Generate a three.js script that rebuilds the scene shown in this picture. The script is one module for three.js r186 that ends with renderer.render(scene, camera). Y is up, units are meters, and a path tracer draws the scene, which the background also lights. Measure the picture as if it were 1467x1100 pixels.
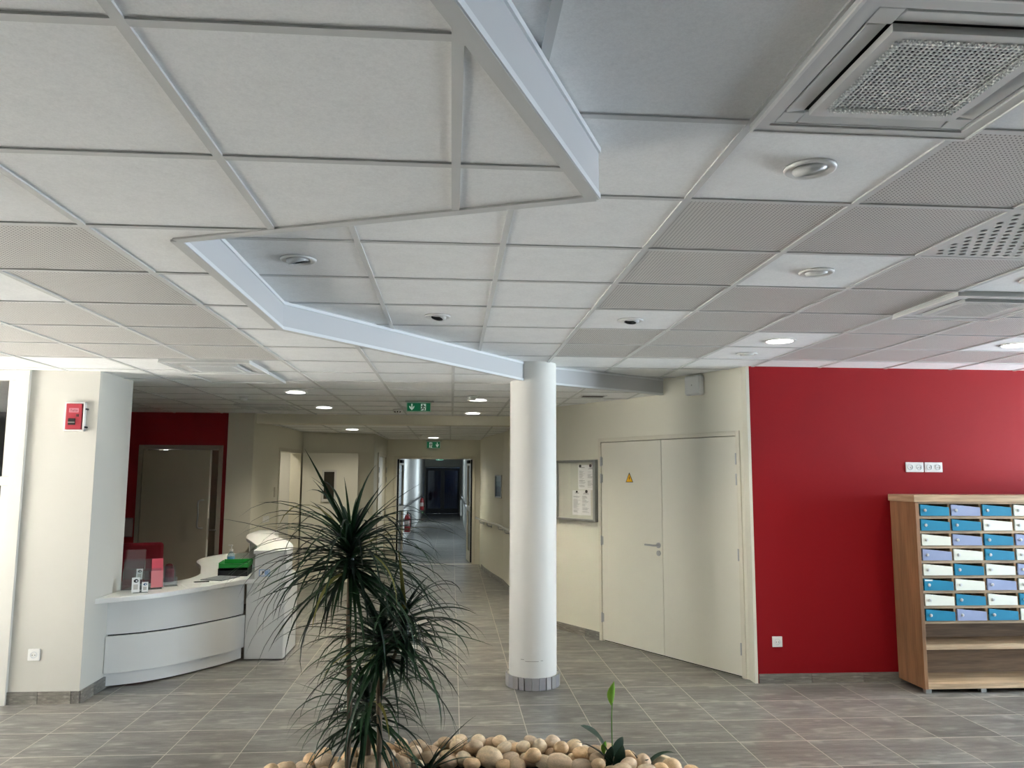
import * as THREE from 'three';
import { RoundedBoxGeometry } from 'three/addons/geometries/RoundedBoxGeometry.js';
import { mergeGeometries } from 'three/addons/utils/BufferGeometryUtils.js';
import { RectAreaLightUniformsLib } from 'three/addons/lights/RectAreaLightUniformsLib.js';

// ---------------------------------------------------------------- camera, sky, light, exposure
// World: x right, y up, metres. Depth "d" into the picture is written positive and becomes -z.
const scene = new THREE.Scene();
const camera = new THREE.PerspectiveCamera(52.28, 1467 / 1100, 0.05, 120);
camera.position.set(0, 1.7, 0);
camera.rotation.order = 'YXZ';
camera.rotation.set(0.1172, -0.076, 0.0045);
camera.updateMatrixWorld(true);
scene.add(camera);
scene.background = new THREE.Color(0.86, 0.93, 1.0);
scene.backgroundIntensity = 1.2;
const renderer = new THREE.WebGLRenderer({ antialias: true });
renderer.toneMapping = THREE.LinearToneMapping;
renderer.toneMappingExposure = 1.82;
renderer.shadowMap.enabled = true;
RectAreaLightUniformsLib.init();
function daylight(x, y, d, tx, ty, td, w, h, color, power) {   // daylight entering by a window opening
  const l = new THREE.RectAreaLight(color, power, w, h);
  l.position.set(x, y, -d); l.lookAt(tx, ty, -td); scene.add(l); return l;
}
const WARM_DAY = new THREE.Color(0.97, 0.99, 1.0), BLUE_DAY = new THREE.Color(0.70, 0.86, 1.0);
daylight(-6.93, 1.25, 4.9, 0, 1.25, 4.9, 2.6, 2.2, WARM_DAY, 2.2);         // window_1, left wall
daylight(9.43, 1.25, 5.0, 0, 1.25, 5.0, 2.6, 2.2, BLUE_DAY, 20);          // window_2, right wall
daylight(0.41, 1.45, 20.5, -1, 1.45, 20.5, 1.6, 1.3, BLUE_DAY, 3);       // window_3, far corridor
daylight(0.41, 1.45, 28.5, -1, 1.45, 28.5, 1.6, 1.3, BLUE_DAY, 3);       // window_4, far corridor
const sun = new THREE.DirectionalLight(new THREE.Color(1.0, 0.985, 0.97), 280);   // comes in by the left window and lights the floor below it
sun.position.set(-16, 8.6, -6.9); sun.target.position.set(-5.5, 0, -4.3); sun.castShadow = true; sun.shadow.mapSize.set(2048, 2048);
Object.assign(sun.shadow.camera, { left: -14, right: 14, top: 14, bottom: -14, near: 0.5, far: 60 }); scene.add(sun, sun.target);

// ---------------------------------------------------------------- helpers
let seed = 20240611;
const rnd = () => { seed = (seed * 1664525 + 1013904223) >>> 0; return seed / 4294967296; };
const rr = (a, b) => a + (b - a) * rnd();
const pick = a => a[Math.floor(rnd() * a.length)];
const used = new Map();
function numbered(name, parent = scene) {
  const key = parent.uuid + name, n = used.get(key) || 0; used.set(key, n + 1);
  return n ? `${name}_${String(n).padStart(3, '0')}` : name;
}
function mesh(name, geo, mat, parent = scene) {
  const m = new THREE.Mesh(geo, mat); m.name = numbered(name, parent); m.castShadow = m.receiveShadow = true; parent.add(m); return m;
}
function group(name, x = 0, y = 0, d = 0, turn = 0) {
  const g = new THREE.Group(); g.name = numbered(name); g.position.set(x, y, -d); g.rotation.y = turn; scene.add(g); return g;
}
function tag(o, label, category, grp) { o.userData.label = label; o.userData.category = category; if (grp) o.userData.group = grp; return o; }
function thing(name, label, category, x = 0, y = 0, d = 0, turn = 0, grp) { return tag(group(name, x, y, d, turn), label, category, grp); }
const struct = o => { o.userData.kind = 'structure'; return o; };
const stuff = o => { o.userData.kind = 'stuff'; return o; };
const box = (w, h, dp, x = 0, y = 0, z = 0) => new THREE.BoxGeometry(w, h, dp).translate(x, y, z);
const rbox = (w, h, dp, r, x = 0, y = 0, z = 0) => new RoundedBoxGeometry(w, h, dp, 2, Math.min(r, w / 2.01, h / 2.01, dp / 2.01)).translate(x, y, z);
const cyl = (r0, r1, h, n = 20, x = 0, y = 0, z = 0) => new THREE.CylinderGeometry(r0, r1, h, n).translate(x, y, z);
const disc = (r, h, x = 0, y = 0, z = 0, n = 20) => new THREE.CylinderGeometry(r, r, h, n).rotateX(Math.PI / 2).translate(x, y, z);   // faces +z
const join = a => mergeGeometries(a.map(g => { const q = g.index ? g.toNonIndexed() : g; for (const k of Object.keys(q.attributes)) if (!['position', 'normal', 'uv'].includes(k)) q.deleteAttribute(k); return q; }));
const lathe = (pts, n = 28) => new THREE.LatheGeometry(pts.map(p => new THREE.Vector2(p[0], p[1])), n);
const tube = (pts, r, n = 24, k = 8) => new THREE.TubeGeometry(new THREE.CatmullRomCurve3(pts.map(p => new THREE.Vector3(...p))), n, r, k);
function prism(pts, y0, y1, bevel = 0) {              // outline in plan, points [x, depth]
  const s = new THREE.Shape(pts.map(p => new THREE.Vector2(p[0], p[1])));
  const g = new THREE.ExtrudeGeometry(s, { depth: y1 - y0 - 2 * bevel, bevelEnabled: bevel > 0, bevelSize: bevel, bevelThickness: bevel, bevelOffset: -bevel, bevelSegments: 2, curveSegments: 4 });
  return g.rotateX(-Math.PI / 2).translate(0, y0 + bevel, 0);
}
function smooth(pts, n) { return new THREE.CatmullRomCurve3(pts.map(p => new THREE.Vector3(p[0], 0, p[1])), false, 'centripetal').getPoints(n).map(v => [v.x, v.z]); }
function offset(pts, t) {                              // moves an open curve sideways in plan
  return pts.map((p, i) => { const a = pts[Math.max(0, i - 1)], b = pts[Math.min(pts.length - 1, i + 1)]; const dx = b[0] - a[0], dz = b[1] - a[1], l = Math.hypot(dx, dz); return [p[0] - dz / l * t, p[1] + dx / l * t]; });
}
const ribbon = (pts, t, y0, y1, bevel = 0) => prism([...pts, ...offset(pts, t).reverse()], y0, y1, bevel);
function inFrame(x, y, d, m = 1.06) {
  const v = new THREE.Vector3(x, y, -d).applyMatrix4(camera.matrixWorldInverse); if (v.z > -0.2) return false;
  v.applyMatrix4(camera.projectionMatrix); return Math.abs(v.x) < m && Math.abs(v.y) < m;
}
camera.updateProjectionMatrix(); camera.matrixWorldInverse.copy(camera.matrixWorld).invert();
// a run of wall from A to B as seen from inside the room, A on the left: local x runs along it, +z comes out of it
function run(A, B) { const dx = B[0] - A[0], dz = B[1] - A[1], len = Math.hypot(dx, dz); return { A, len, u: [dx / len, dz / len], turn: Math.atan2(dz, dx) }; }
function on(o, W, s, y, out = 0) {
  o.position.set(W.A[0] + W.u[0] * s + W.u[1] * out, y, -(W.A[1] + W.u[1] * s - W.u[0] * out)); o.rotation.y = W.turn; return o;
}
function wallRun(name, A, B, h, mat, holes = [], t = 0.14, y0 = 0) {
  const W = run(A, B), s = new THREE.Shape([[0, y0], [W.len, y0], [W.len, h], [0, h]].map(p => new THREE.Vector2(...p)));
  for (const [a, b, c, e] of holes) {
    const q = Math.max(c, y0 + 0.0005);
    s.holes.push(new THREE.Path([[a, q], [a, e], [b, e], [b, q]].map(p => new THREE.Vector2(...p))));
  }
  const g = new THREE.ExtrudeGeometry(s, { depth: t, bevelEnabled: false }).translate(0, 0, -t);
  W.mesh = struct(mesh(name, g, mat)); on(W.mesh, W, 0, 0); return W;
}
function skirt(W, s0, s1, mats, h = 0.08, step = 0.45) {
  for (let s = s0; s < s1 - 0.01; s += step) { const w = Math.min(step, s1 - s) - 0.004; mesh('skirting_tile', box(w, h, 0.012, s + w / 2 + 0.002, h / 2, 0.006), pick(mats), W.mesh); }
}

// ---------------------------------------------------------------- procedural textures
function noiseGrid(n, m) { const a = new Float32Array(n * m); for (let i = 0; i < a.length; i++) a[i] = rnd(); return { a, n, m }; }
function sampleGrid(g, u, v) {
  let x = u * g.n, y = v * g.m; const xi = Math.floor(x), yi = Math.floor(y); x -= xi; y -= yi; const sx = x * x * (3 - 2 * x), sy = y * y * (3 - 2 * y);
  const A = (i, j) => g.a[((j % g.m + g.m) % g.m) * g.n + ((i % g.n + g.n) % g.n)];
  return (A(xi, yi) * (1 - sx) + A(xi + 1, yi) * sx) * (1 - sy) + (A(xi, yi + 1) * (1 - sx) + A(xi + 1, yi + 1) * sx) * sy;
}
function tex(w, h, fn, srgb = true) {
  const d = new Uint8Array(w * h * 4);
  for (let j = 0; j < h; j++) for (let i = 0; i < w; i++) { const c = fn(i / w, j / h), k = (j * w + i) * 4; d[k] = c[0]; d[k + 1] = c[1]; d[k + 2] = c[2]; d[k + 3] = 255; }
  const t = new THREE.DataTexture(d, w, h); t.wrapS = t.wrapT = THREE.RepeatWrapping; t.magFilter = THREE.LinearFilter; t.minFilter = THREE.LinearMipmapLinearFilter; t.generateMipmaps = true;
  if (srgb) t.colorSpace = THREE.SRGBColorSpace; t.needsUpdate = true; return t;
}
const clampB = v => Math.max(0, Math.min(255, v));
const fl = [noiseGrid(5, 14), noiseGrid(11, 60), noiseGrid(40, 190), noiseGrid(8, 9), noiseGrid(300, 400), noiseGrid(16, 40)];
const floorMap = tex(1024, 1024, (u, v) => {            // streaky cement-look stoneware
  const a = sampleGrid(fl[0], u, v) - 0.5, b = sampleGrid(fl[1], u, v) - 0.5, c = sampleGrid(fl[2], u, v) - 0.5, e = sampleGrid(fl[3], u, v) - 0.5, f = sampleGrid(fl[4], u, v) - 0.5;
  const w = Math.max(0, sampleGrid(fl[5], u, v) - 0.66) * 110;
  const q = 34 * a + 34 * b + 22 * c + 22 * e + 14 * f + w - 6;
  return [clampB(148 + q), clampB(146 + q), clampB(141 + q * 0.97)];
});
const woodN = [noiseGrid(4, 30), noiseGrid(9, 130), noiseGrid(20, 400)];
const woodMap = tex(512, 1024, (u, v) => {              // grain runs along u
  const a = sampleGrid(woodN[0], u, v) - 0.5, b = sampleGrid(woodN[1], u, v) - 0.5, c = sampleGrid(woodN[2], u, v) - 0.5, q = 34 * a + 24 * b + 18 * c;
  return [clampB(184 + q), clampB(158 + q * 0.94), clampB(126 + q * 0.85)];
});
const cn = [noiseGrid(12, 12), noiseGrid(60, 60), noiseGrid(200, 200)];
const boardMap = tex(512, 512, (u, v) => { const q = 5 * (sampleGrid(cn[0], u, v) - 0.5) + 6 * (sampleGrid(cn[1], u, v) - 0.5) + 9 * (sampleGrid(cn[2], u, v) - 0.5); return [clampB(247 + q), clampB(248 + q), clampB(247 + q)]; });
const plasterBump = tex(256, 256, (u, v) => { const q = 128 + 90 * (sampleGrid(cn[1], u, v) - 0.5) + 60 * (sampleGrid(cn[2], u, v) - 0.5); return [q, q, q]; }, false);
plasterBump.repeat.set(1.4, 1.4);
const holesAlpha = tex(1024, 1024, (u, v) => {          // round perforations of a metal tile
  const n = 39, m = 0.02; if (u < m || v < m || u > 1 - m || v > 1 - m) return [255, 255, 255];
  const x = ((u - m) / (1 - 2 * m) * n) % 1 - 0.5, y = ((v - m) / (1 - 2 * m) * n) % 1 - 0.5, q = clampB((Math.hypot(x, y) - 0.19) * 1800 + 128); return [q, q, q];
}, false);
const stoneMap = tex(256, 256, (u, v) => { const q = 26 * (sampleGrid(cn[0], u, v) - 0.5) + 22 * (sampleGrid(cn[1], u, v) - 0.5) + 14 * (sampleGrid(cn[2], u, v) - 0.5); return [clampB(234 + q), clampB(221 + q), clampB(202 + q)]; });
function canvasTex(w, h, draw) { const c = document.createElement('canvas'); c.width = w; c.height = h; const x = c.getContext('2d'); draw(x, w, h); const t = new THREE.CanvasTexture(c); t.colorSpace = THREE.SRGBColorSpace; return t; }

// ---------------------------------------------------------------- materials
const M = (color, roughness = 0.6, o = {}) => new THREE.MeshStandardMaterial({ color, roughness, ...o });
const P = (color, roughness, o) => new THREE.MeshPhysicalMaterial({ color, roughness, ...o });
const cream = M('#cfcdc5', 0.62, { bumpMap: plasterBump, bumpScale: 0.0004 }), creamDeep = M('#e6e3d3', 0.55, { bumpMap: plasterBump, bumpScale: 0.0004 });
const creamDoor = M('#e7e4d6', 0.42), creamTrim = M('#dfdac9', 0.45), whiteTrim = M('#d8d6cf', 0.45);
const redWall = P('#8c0d16', 0.62, { specularIntensity: 0.4, bumpMap: plasterBump, bumpScale: 0.0004 }), redDark = M('#96101a', 0.6);
const white = M('#efefec', 0.4), whiteWall = M('#ebeae4', 0.6), tileWhite = M('#ffffff', 0.75, { map: boardMap }), barGrey = M('#d3d4d2', 0.45), edgeWhite = M('#e4e7e9', 0.4), fasciaGrey = M('#c6c8ca', 0.42), metalWhite = M('#d9dad8', 0.4);
const perforated = M('#cfcdc9', 0.5, { alphaMap: holesAlpha, alphaTest: 0.5, side: THREE.DoubleSide });
const fleece = M('#4a4a4a', 0.95), black = M('#0b0b0c', 0.5), darkGap = M('#1a1918', 0.8);
const steel = M('#b9bbbb', 0.3, { metalness: 0.9 }), alu = M('#b2b4b2', 0.38, { metalness: 0.75 }), chrome = M('#e2e4e6', 0.12, { metalness: 1 });
const grout = M('#c8c3b8', 0.8);
const floorMats = ['#e0e0e0', '#d2d1d0', '#dcd9d6', '#c8c8c7', '#d8d4d1'].map(c => M(c, 0.34, { map: floorMap }));
const skirtMap = floorMap.clone(); skirtMap.repeat.set(0.3, 0.12); skirtMap.needsUpdate = true;
const skirtMats = ['#e0deda', '#d2d1cf', '#ebe6df'].map(c => M(c, 0.42, { map: skirtMap }));
const glass = P('#ffffff', 0.03, { transmission: 1, thickness: 0, ior: 1.5 });
const acrylic = P('#f4f7f8', 0.06, { transmission: 1, thickness: 0, ior: 1.49 });
const lamp = new THREE.MeshStandardMaterial({ color: '#ffffff', emissive: new THREE.Color(1, 0.97, 0.9), emissiveIntensity: 4, roughness: 0.5 });

// ---------------------------------------------------------------- floor
const floor = struct(group('floor'));
mesh('floor_slab', box(18.4, 0.12, 42, 0.5, -0.0604, -16), grout, floor);
{
  const T = 0.45, variants = [];
  for (let k = 0; k < 14; k++) {
    const g = new THREE.BoxGeometry(T - 0.006, 0.012, T - 0.0105).translate(0, -0.006, 0), uv = g.attributes.uv, ou = rnd(), ov = rnd(), sx = rnd() < 0.5 ? -1 : 1;
    for (let i = 0; i < uv.count; i++) uv.setXY(i, ou + sx * uv.getX(i) * 0.3, ov + uv.getY(i) * 0.3);
    variants.push(g);
  }
  const cells = [];
  for (let i = -20; i < 21; i++) for (let j = -21; j < 24; j++) { const x = 0.301 + i * T, d = 5.39 + j * T; if (d < 16) cells.push([x, d]); }
  for (let i = -3; i < 2; i++) for (let j = 24; j < 69; j++) cells.push([0.301 + i * T, 5.39 + j * T]);
  const seen = ([x, d]) => inFrame(x, 0, d, 1.08) && d < 15.6 && x > -0.44 * d - 0.3 && x < 2.7 + Math.max(0, (6.6 - d) * 9) && !(d > 9.4 && x > 1.2) && !(d > 6.8 && d < 10.4 && x < -2.2) && !(d > 10.4 && x < -2.8);
  const shown = cells.filter(seen).sort((a, b) => a[1] - b[1]).slice(0, 296), set = new Set(shown), rest = [];
  for (const c of cells) {
    const g = pick(variants), m = pick(floorMats);
    if (set.has(c)) { const t = mesh('floor_tile', g, m, floor); t.position.set(c[0], 0, -c[1]); } else rest.push(g.clone().translate(c[0], 0, -c[1]));
  }
  stuff(mesh('floor_tile_field', join(rest), floorMats[1], floor));
}

// ---------------------------------------------------------------- ceilings
const LOW = 2.5, HIGH = 2.656, COR = 2.4;
const fa = [0.403, 2.165], fb = [-0.95, 2.70], fc = [-0.95, 4.33], cc = [0.69, 6.65], fe = [2.078, 7.53];
const lowRegion = [[-7, -4], [-2.41, -4], fa, fb, fc, cc, fe, [1.0, 9.4], [0.94, 10.5], [-4.75, 10.5], [-3.1, 6.9], [-3.27, 6.35], [-7, 6.35]];
const highRegion = [[-2.41, -4], [9.5, -4], [9.5, 6.57], [2.55, 6.57], fe, cc, fc, fb, fa];
function clip(poly, x0, x1, d0, d1) {                     // Sutherland-Hodgman against a rectangle
  const cut = (p, inside, cross) => { const o = []; for (let i = 0; i < p.length; i++) { const a = p[i], b = p[(i + 1) % p.length], ia = inside(a), ib = inside(b); if (ia) o.push(a); if (ia !== ib) o.push(cross(a, b)); } return o; };
  const cx = x => (a, b) => { const t = (x - a[0]) / (b[0] - a[0]); return [x, a[1] + t * (b[1] - a[1])]; }, cd = d => (a, b) => { const t = (d - a[1]) / (b[1] - a[1]); return [a[0] + t * (b[0] - a[0]), d]; };
  let p = poly; p = cut(p, q => q[0] >= x0, cx(x0)); p = p.length ? cut(p, q => q[0] <= x1, cx(x1)) : p; p = p.length ? cut(p, q => q[1] >= d0, cd(d0)) : p; p = p.length ? cut(p, q => q[1] <= d1, cd(d1)) : p;
  const o = []; for (const q of p) { const l = o[o.length - 1]; if (!l || Math.hypot(l[0] - q[0], l[1] - q[1]) > 1e-4) o.push(q); }
  if (o.length > 1 && Math.hypot(o[0][0] - o[o.length - 1][0], o[0][1] - o[o.length - 1][1]) < 1e-4) o.pop();
  for (let again = true; again && o.length > 2;) {          // drop spikes that run out and back along the rectangle
    again = false;
    for (let i = 0; i < o.length; i++) {
      const a = o[(i + o.length - 1) % o.length], b = o[i], c = o[(i + 1) % o.length], ux = b[0] - a[0], uy = b[1] - a[1], vx = c[0] - b[0], vy = c[1] - b[1], l = Math.hypot(ux, uy) * Math.hypot(vx, vy);
      if (l < 1e-9 || (Math.abs(ux * vy - uy * vx) < 1e-4 * l + 1e-9)) { o.splice(i, 1); again = true; break; }
    }
  }
  return o;
}
const areaOf = p => Math.abs(p.reduce((s, a, i) => { const b = p[(i + 1) % p.length]; return s + a[0] * b[1] - b[0] * a[1]; }, 0)) / 2;
const fullTile = box(0.598, 0.014, 0.598, 0, 0.007, 0), plate = new THREE.PlaneGeometry(0.585, 0.585).rotateX(Math.PI / 2);
const rim = join([box(0.598, 0.012, 0.006, 0, 0.006, 0.296), box(0.598, 0.012, 0.006, 0, 0.006, -0.296), box(0.006, 0.012, 0.598, 0.296, 0.006, 0), box(0.006, 0.012, 0.598, -0.296, 0.006, 0)]);
function tiledCeiling(name, region, x0, d0, h, kindOf, ni, nj, skip = () => false) {
  const C = struct(group(name)), rest = [], restBars = [], backs = [];
  for (let i = ni[0]; i < ni[1]; i++) for (let j = nj[0]; j < nj[1]; j++) {
    if (skip(i, j)) continue;
    const xa = x0 + 0.6 * i, da = d0 + 0.6 * j, p = clip(region, xa + 0.001, xa + 0.599, da + 0.001, da + 0.599); if (p.length < 3 || areaOf(p) < 0.003) continue;
    const whole = areaOf(p) > 0.355, kind = whole ? kindOf(i, j) : 'plain', seen = inFrame(xa + 0.3, h, da + 0.3, 1.12);
    if (kind === 'none') continue;
    if (kind === 'perforated') {
      if (seen) { const t = mesh('perforated_tile', plate, perforated, C); t.position.set(xa + 0.3, h + 0.003, -da - 0.3); backs.push(box(0.59, 0.004, 0.59, xa + 0.3, h + 0.012, -da - 0.3)); continue; }
    }
    const g = whole ? fullTile : prism(p, 0, 0.014);
    if (!whole) { const uv = g.attributes.uv; for (let k = 0; k < uv.count; k++) uv.setXY(k, uv.getX(k) * 1.66, uv.getY(k) * 1.66); }
    if (seen) { const t = mesh('ceiling_tile', g, tileWhite, C); t.position.set(whole ? xa + 0.3 : 0, h + 0.003, whole ? -da - 0.3 : 0); }
    else rest.push(g.clone().translate(whole ? xa + 0.3 : 0, h + 0.003, whole ? -da - 0.3 : 0));
  }
  const spans = (at, along) => {                          // where the line crosses the region: along 1 runs in depth at x = at, along 0 runs in x at depth = at
    const t = []; region.forEach((p, i) => { const q = region[(i + 1) % region.length], u = p[1 - along] - at, v = q[1 - along] - at; if ((u > 0) !== (v > 0)) t.push(p[along] + (q[along] - p[along]) * u / (u - v)); });
    t.sort((m, n) => m - n); const o = []; for (let k = 0; k + 1 < t.length; k += 2) if (t[k + 1] - t[k] > 0.02) o.push([t[k], t[k + 1]]); return o;
  };
  const bar = (at, along, down) => { for (const [m, n] of spans(at, along)) { const e = 0.035, w = 0.012; const p = along ? clip(region, at - w, at + w, m - e, n + e) : clip(region, m - e, n + e, at - w, at + w); if (p.length > 2 && areaOf(p) > 2e-4) mesh('grid_bar', prism(p, h - down, h + 0.02), barGrey, C); } };
  for (let i = ni[0]; i <= ni[1]; i++) bar(x0 + 0.6 * i, 1, 0.0025);
  for (let j = nj[0]; j <= nj[1]; j++) bar(d0 + 0.6 * j, 0, 0.0018);
  if (rest.length) stuff(mesh('ceiling_tile_field', join(rest), tileWhite, C));
  if (backs.length) mesh('acoustic_fleece', join(backs), fleece, C);
  return C;
}
const lowPerf = (i, j) => (i === -1 && j >= 3 && j <= 7) || (i === -2 && j >= 5 && j <= 7) || (i === -3 && j >= 5 && j <= 7) || (i <= -4 && j >= 6 && j <= 7);
const ceilLow = tiledCeiling('ceiling', lowRegion, -1.199, 0.757, LOW, (i, j) => lowPerf(i, j) ? 'perforated' : 'plain', [-10, 6], [-8, 17]);
const highKind = (i, j) => {
  if (i === 3 && j === -1) return 'none'; if (i === 6 && j === 3) return 'none'; if (i === 5 && j === 1) return 'none';
  if (i < 3 || j >= 7) return 'plain';
  const spots = ['3,0', '4,2', '3,4', '5,5', '5,6', '6,2', '8,5']; return spots.includes(`${i},${j}`) ? 'plain' : 'perforated';
};
const ceilHigh = tiledCeiling('ceiling', highRegion, -1.0, 1.969, HIGH, highKind, [-3, 18], [-10, 10]);
const ceilCor = tiledCeiling('ceiling', [[-2.6, 10.72], [0.96, 10.72], [0.84, 12.55], [0.6, 14.3], [0.56, 15.45], [-1.256, 15.45], [-1.307, 13.41], [-2.42, 13.0]], -0.03, 10.5, COR, () => 'plain', [-5, 3], [0, 9]);
struct(mesh('outdoor_paving', join([box(14, 0.1, 30, -14.3, -0.12, -4), box(14, 0.1, 30, 16.9, -0.12, -4)]), M('#c9c5bb', 0.85))); struct(mesh('ceiling', box(2, 0.05, 1.8, -3.4, 2.63, -12.7), whiteWall)); struct(mesh('added_top_slab', box(19, 0.2, 42.4, 0.5, 3.0, -16.1), whiteWall));  // unseen paving bounces sun indoors; top slab is added to block light
struct(mesh('ceiling', box(2.2, 0.08, 21, -0.4, 2.54, -26), whiteWall)); struct(mesh('ceiling', box(3.8, 0.05, 4.4, -5.2, 2.53, -8.6), tileWhite));

// fascia of the raised ceiling: upright panels with a trim along both edges
function fascia(A, B) {                                 // +z of the run looks into the raised part
  const W = run(A, B), L = W.len + 0.004, seg = (y0, y1, z0, z1) => box(L, y1 - y0, z1 - z0, W.len / 2, (y0 + y1) / 2, (z0 + z1) / 2);
  on(mesh('fascia_panel', seg(LOW, HIGH + 0.03, 0, 0.012), fasciaGrey, ceilHigh), W, 0, 0);
  on(mesh('fascia_trim', seg(LOW - 0.003, LOW + 0.014, 0.012, 0.017), edgeWhite, ceilHigh), W, 0, 0);
  on(mesh('fascia_trim', seg(HIGH - 0.02, HIGH - 0.004, 0.012, 0.019), edgeWhite, ceilHigh), W, 0, 0);
  on(mesh('edge_trim', seg(LOW - 0.004, LOW + 0.012, -0.026, 0.012), barGrey, ceilHigh), W, 0, 0);
}
fascia([-2.41, -4], fa); fascia(fa, fb); fascia(fb, fc); fascia(fc, cc); fascia(cc, fe);

// ---------------------------------------------------------------- walls
const H = 2.9;
const wallAngled = wallRun('wall_right', [1.0, 9.36], [2.555, 6.645], H, creamDeep, [[1.16, 3.06, 0, 2.105]]);
const wallRed = wallRun('wall_front', [2.55, 6.57], [9.5, 6.57], H, redWall);
const wallRightWin = wallRun('wall_right', [9.5, 6.57], [9.5, -4], H, cream, [[0.27, 2.87, 0.15, 2.35]], 0.25);
const wallBack = wallRun('wall_back', [9.5, -4], [-7, -4], H, M('#8f8b84', 0.7), [], 0.25);
const wallLeftWin = wallRun('wall_left', [-7, -4], [-7, 6.35], H, cream, [[7.6, 10.2, 0.15, 2.35]], 0.25);
const wallPartition = wallRun('wall_front', [-7, 6.35], [-4.55, 6.35], H, cream);
struct(mesh('wall_front', box(0.026, H, 0.12).translate(2.549, H / 2, -6.622), creamDeep));
const pillar = run([-3.27, 6.31], [-2.755, 6.31]); pillar.mesh = struct(mesh('wall_left', box(0.515, H, 0.64, 0.2575, H / 2, -0.32), cream)); on(pillar.mesh, pillar, 0, 0);
const corRight = [[0.56, 15.45], [0.575, 14.75], [0.61, 14.25], [0.70, 13.5], [0.83, 12.6], [0.93, 10.9], [1.0, 9.36]];
struct(mesh('wall_right', prism([...corRight, ...[...corRight].reverse().map(p => [p[0] + 0.14, p[1]])], 0, H), creamDeep));
const niche = wallRun('wall_front', [-4.75, 10.45], [-2.86, 10.45], H, redDark, [[0.73, 1.79, 0, 2.08]]);
const stub = wallRun('wall_front', [-2.9, 10.4], [-2.57, 10.4], H, creamDeep);
const passL = wallRun('wall_left', [-2.57, 10.4], [-2.42, 13.0], H, creamDeep, [[1.2, 2.5, 0, 2.1]]);
const passF = wallRun('wall_front', [-2.42, 13.0], [-1.307, 13.41], H, creamDeep);
const passR = wallRun('wall_left', [-1.307, 13.41], [-1.256, 15.45], H, creamDeep, [[0.5, 1.85, 0, 2.1]]);
const doorWall = wallRun('wall_front', [-1.256, 15.45], [0.56, 15.45], H, creamDeep, [[0.136, 1.719, 0, 2.08]]);
const farL = wallRun('wall_left', [-1.22, 15.6], [-1.22, 36], 2.6, whiteWall);
const farR = wallRun('wall_right', [0.45, 36], [0.45, 15.6], 2.6, whiteWall, [[6.7, 8.3, 0.8, 2.1], [14.7, 16.3, 0.8, 2.1]]);
const farEnd = wallRun('wall_front', [-1.3, 36], [0.5, 36], 2.6, creamDeep, [[0.09, 1.71, 0, 2.12]]);
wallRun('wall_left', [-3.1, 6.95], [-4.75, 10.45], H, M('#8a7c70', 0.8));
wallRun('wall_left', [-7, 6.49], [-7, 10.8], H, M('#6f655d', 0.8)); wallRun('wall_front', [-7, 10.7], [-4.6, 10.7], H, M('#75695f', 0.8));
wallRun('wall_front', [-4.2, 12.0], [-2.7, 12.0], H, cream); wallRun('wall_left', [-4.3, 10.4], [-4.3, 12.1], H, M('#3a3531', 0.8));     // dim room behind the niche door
wallRun('wall_front', [-4.0, 13.3], [-2.5, 13.3], H, cream); wallRun('wall_left', [-3.8, 12.0], [-3.8, 13.4], H, cream);           // room behind the passage door
wallRun('wall_front', [-3.2, 15.7], [-1.4, 15.7], H, cream); wallRun('wall_left', [-3.0, 13.2], [-3.0, 15.8], H, cream);
struct(mesh('beam', box(3.66, 0.13, 0.24, -0.79, 2.44, -10.62), creamDeep)); struct(mesh('beam', box(3.66, 0.5, 0.1, -0.79, 2.7, -10.66), creamDeep));
skirt(wallAngled, 0.02, 1.16, skirtMats); skirt(wallRed, 0.02, 5.4, skirtMats, 0.075); skirt(pillar, -0.02, 0.52, skirtMats, 0.09, 0.24);
for (let s = 0; s < 0.62; s += 0.22) { const w = Math.min(0.22, 0.64 - s) - 0.004; mesh('skirting_tile', box(0.012, 0.09, w, 0.521, 0.045, -s - w / 2), pick(skirtMats), pillar.mesh); }
skirt(passF, 0.02, 1.1, skirtMats);
{ const pts = corRight.slice(1); for (let i = 0; i < pts.length - 1; i++) { const W = run(pts[i], pts[i + 1]), m = mesh('skirting_tile', box(W.len - 0.004, 0.08, 0.012, W.len / 2, 0.04, 0.006), pick(skirtMats), scene.getObjectByName('wall_right_002') || floor); on(m, W, 0, 0); } }
struct(mesh('trim_1', box(0.33, 0.08, 0.012).translate(-2.735, 0.04, -10.39), skirtMats[0]));

// windows outside the frame that let the daylight in
function windowUnit(n, W, s0, s1, y0, y1, bars) {
  const g = struct(group(`window_${n}`)); on(g, W, 0, 0); const f = [];
  f.push(box(s1 - s0, 0.06, 0.07, (s0 + s1) / 2, y0 + 0.03, -0.12), box(s1 - s0, 0.06, 0.07, (s0 + s1) / 2, y1 - 0.03, -0.12));
  for (let k = 0; k <= bars; k++) f.push(box(0.06, y1 - y0 - 0.12, 0.07, s0 + 0.03 + (s1 - s0 - 0.06) * k / bars, (y0 + y1) / 2, -0.12));
  mesh('window_frame', join(f), whiteTrim, g);
  for (let k = 0; k < bars; k++) { const w = (s1 - s0 - 0.06) / bars - 0.06; mesh('pane', box(w, y1 - y0 - 0.12, 0.006, s0 + 0.06 + w / 2 + k * (w + 0.06), (y0 + y1) / 2, -0.12), glass, g); }
}
windowUnit(1, wallLeftWin, 7.6, 10.2, 0.15, 2.35, 3); windowUnit(2, wallRightWin, 0.27, 2.87, 0.15, 2.35, 4);
windowUnit(3, farR, 6.7, 8.3, 0.8, 2.1, 2); windowUnit(4, farR, 14.7, 16.3, 0.8, 2.1, 2);

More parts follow.
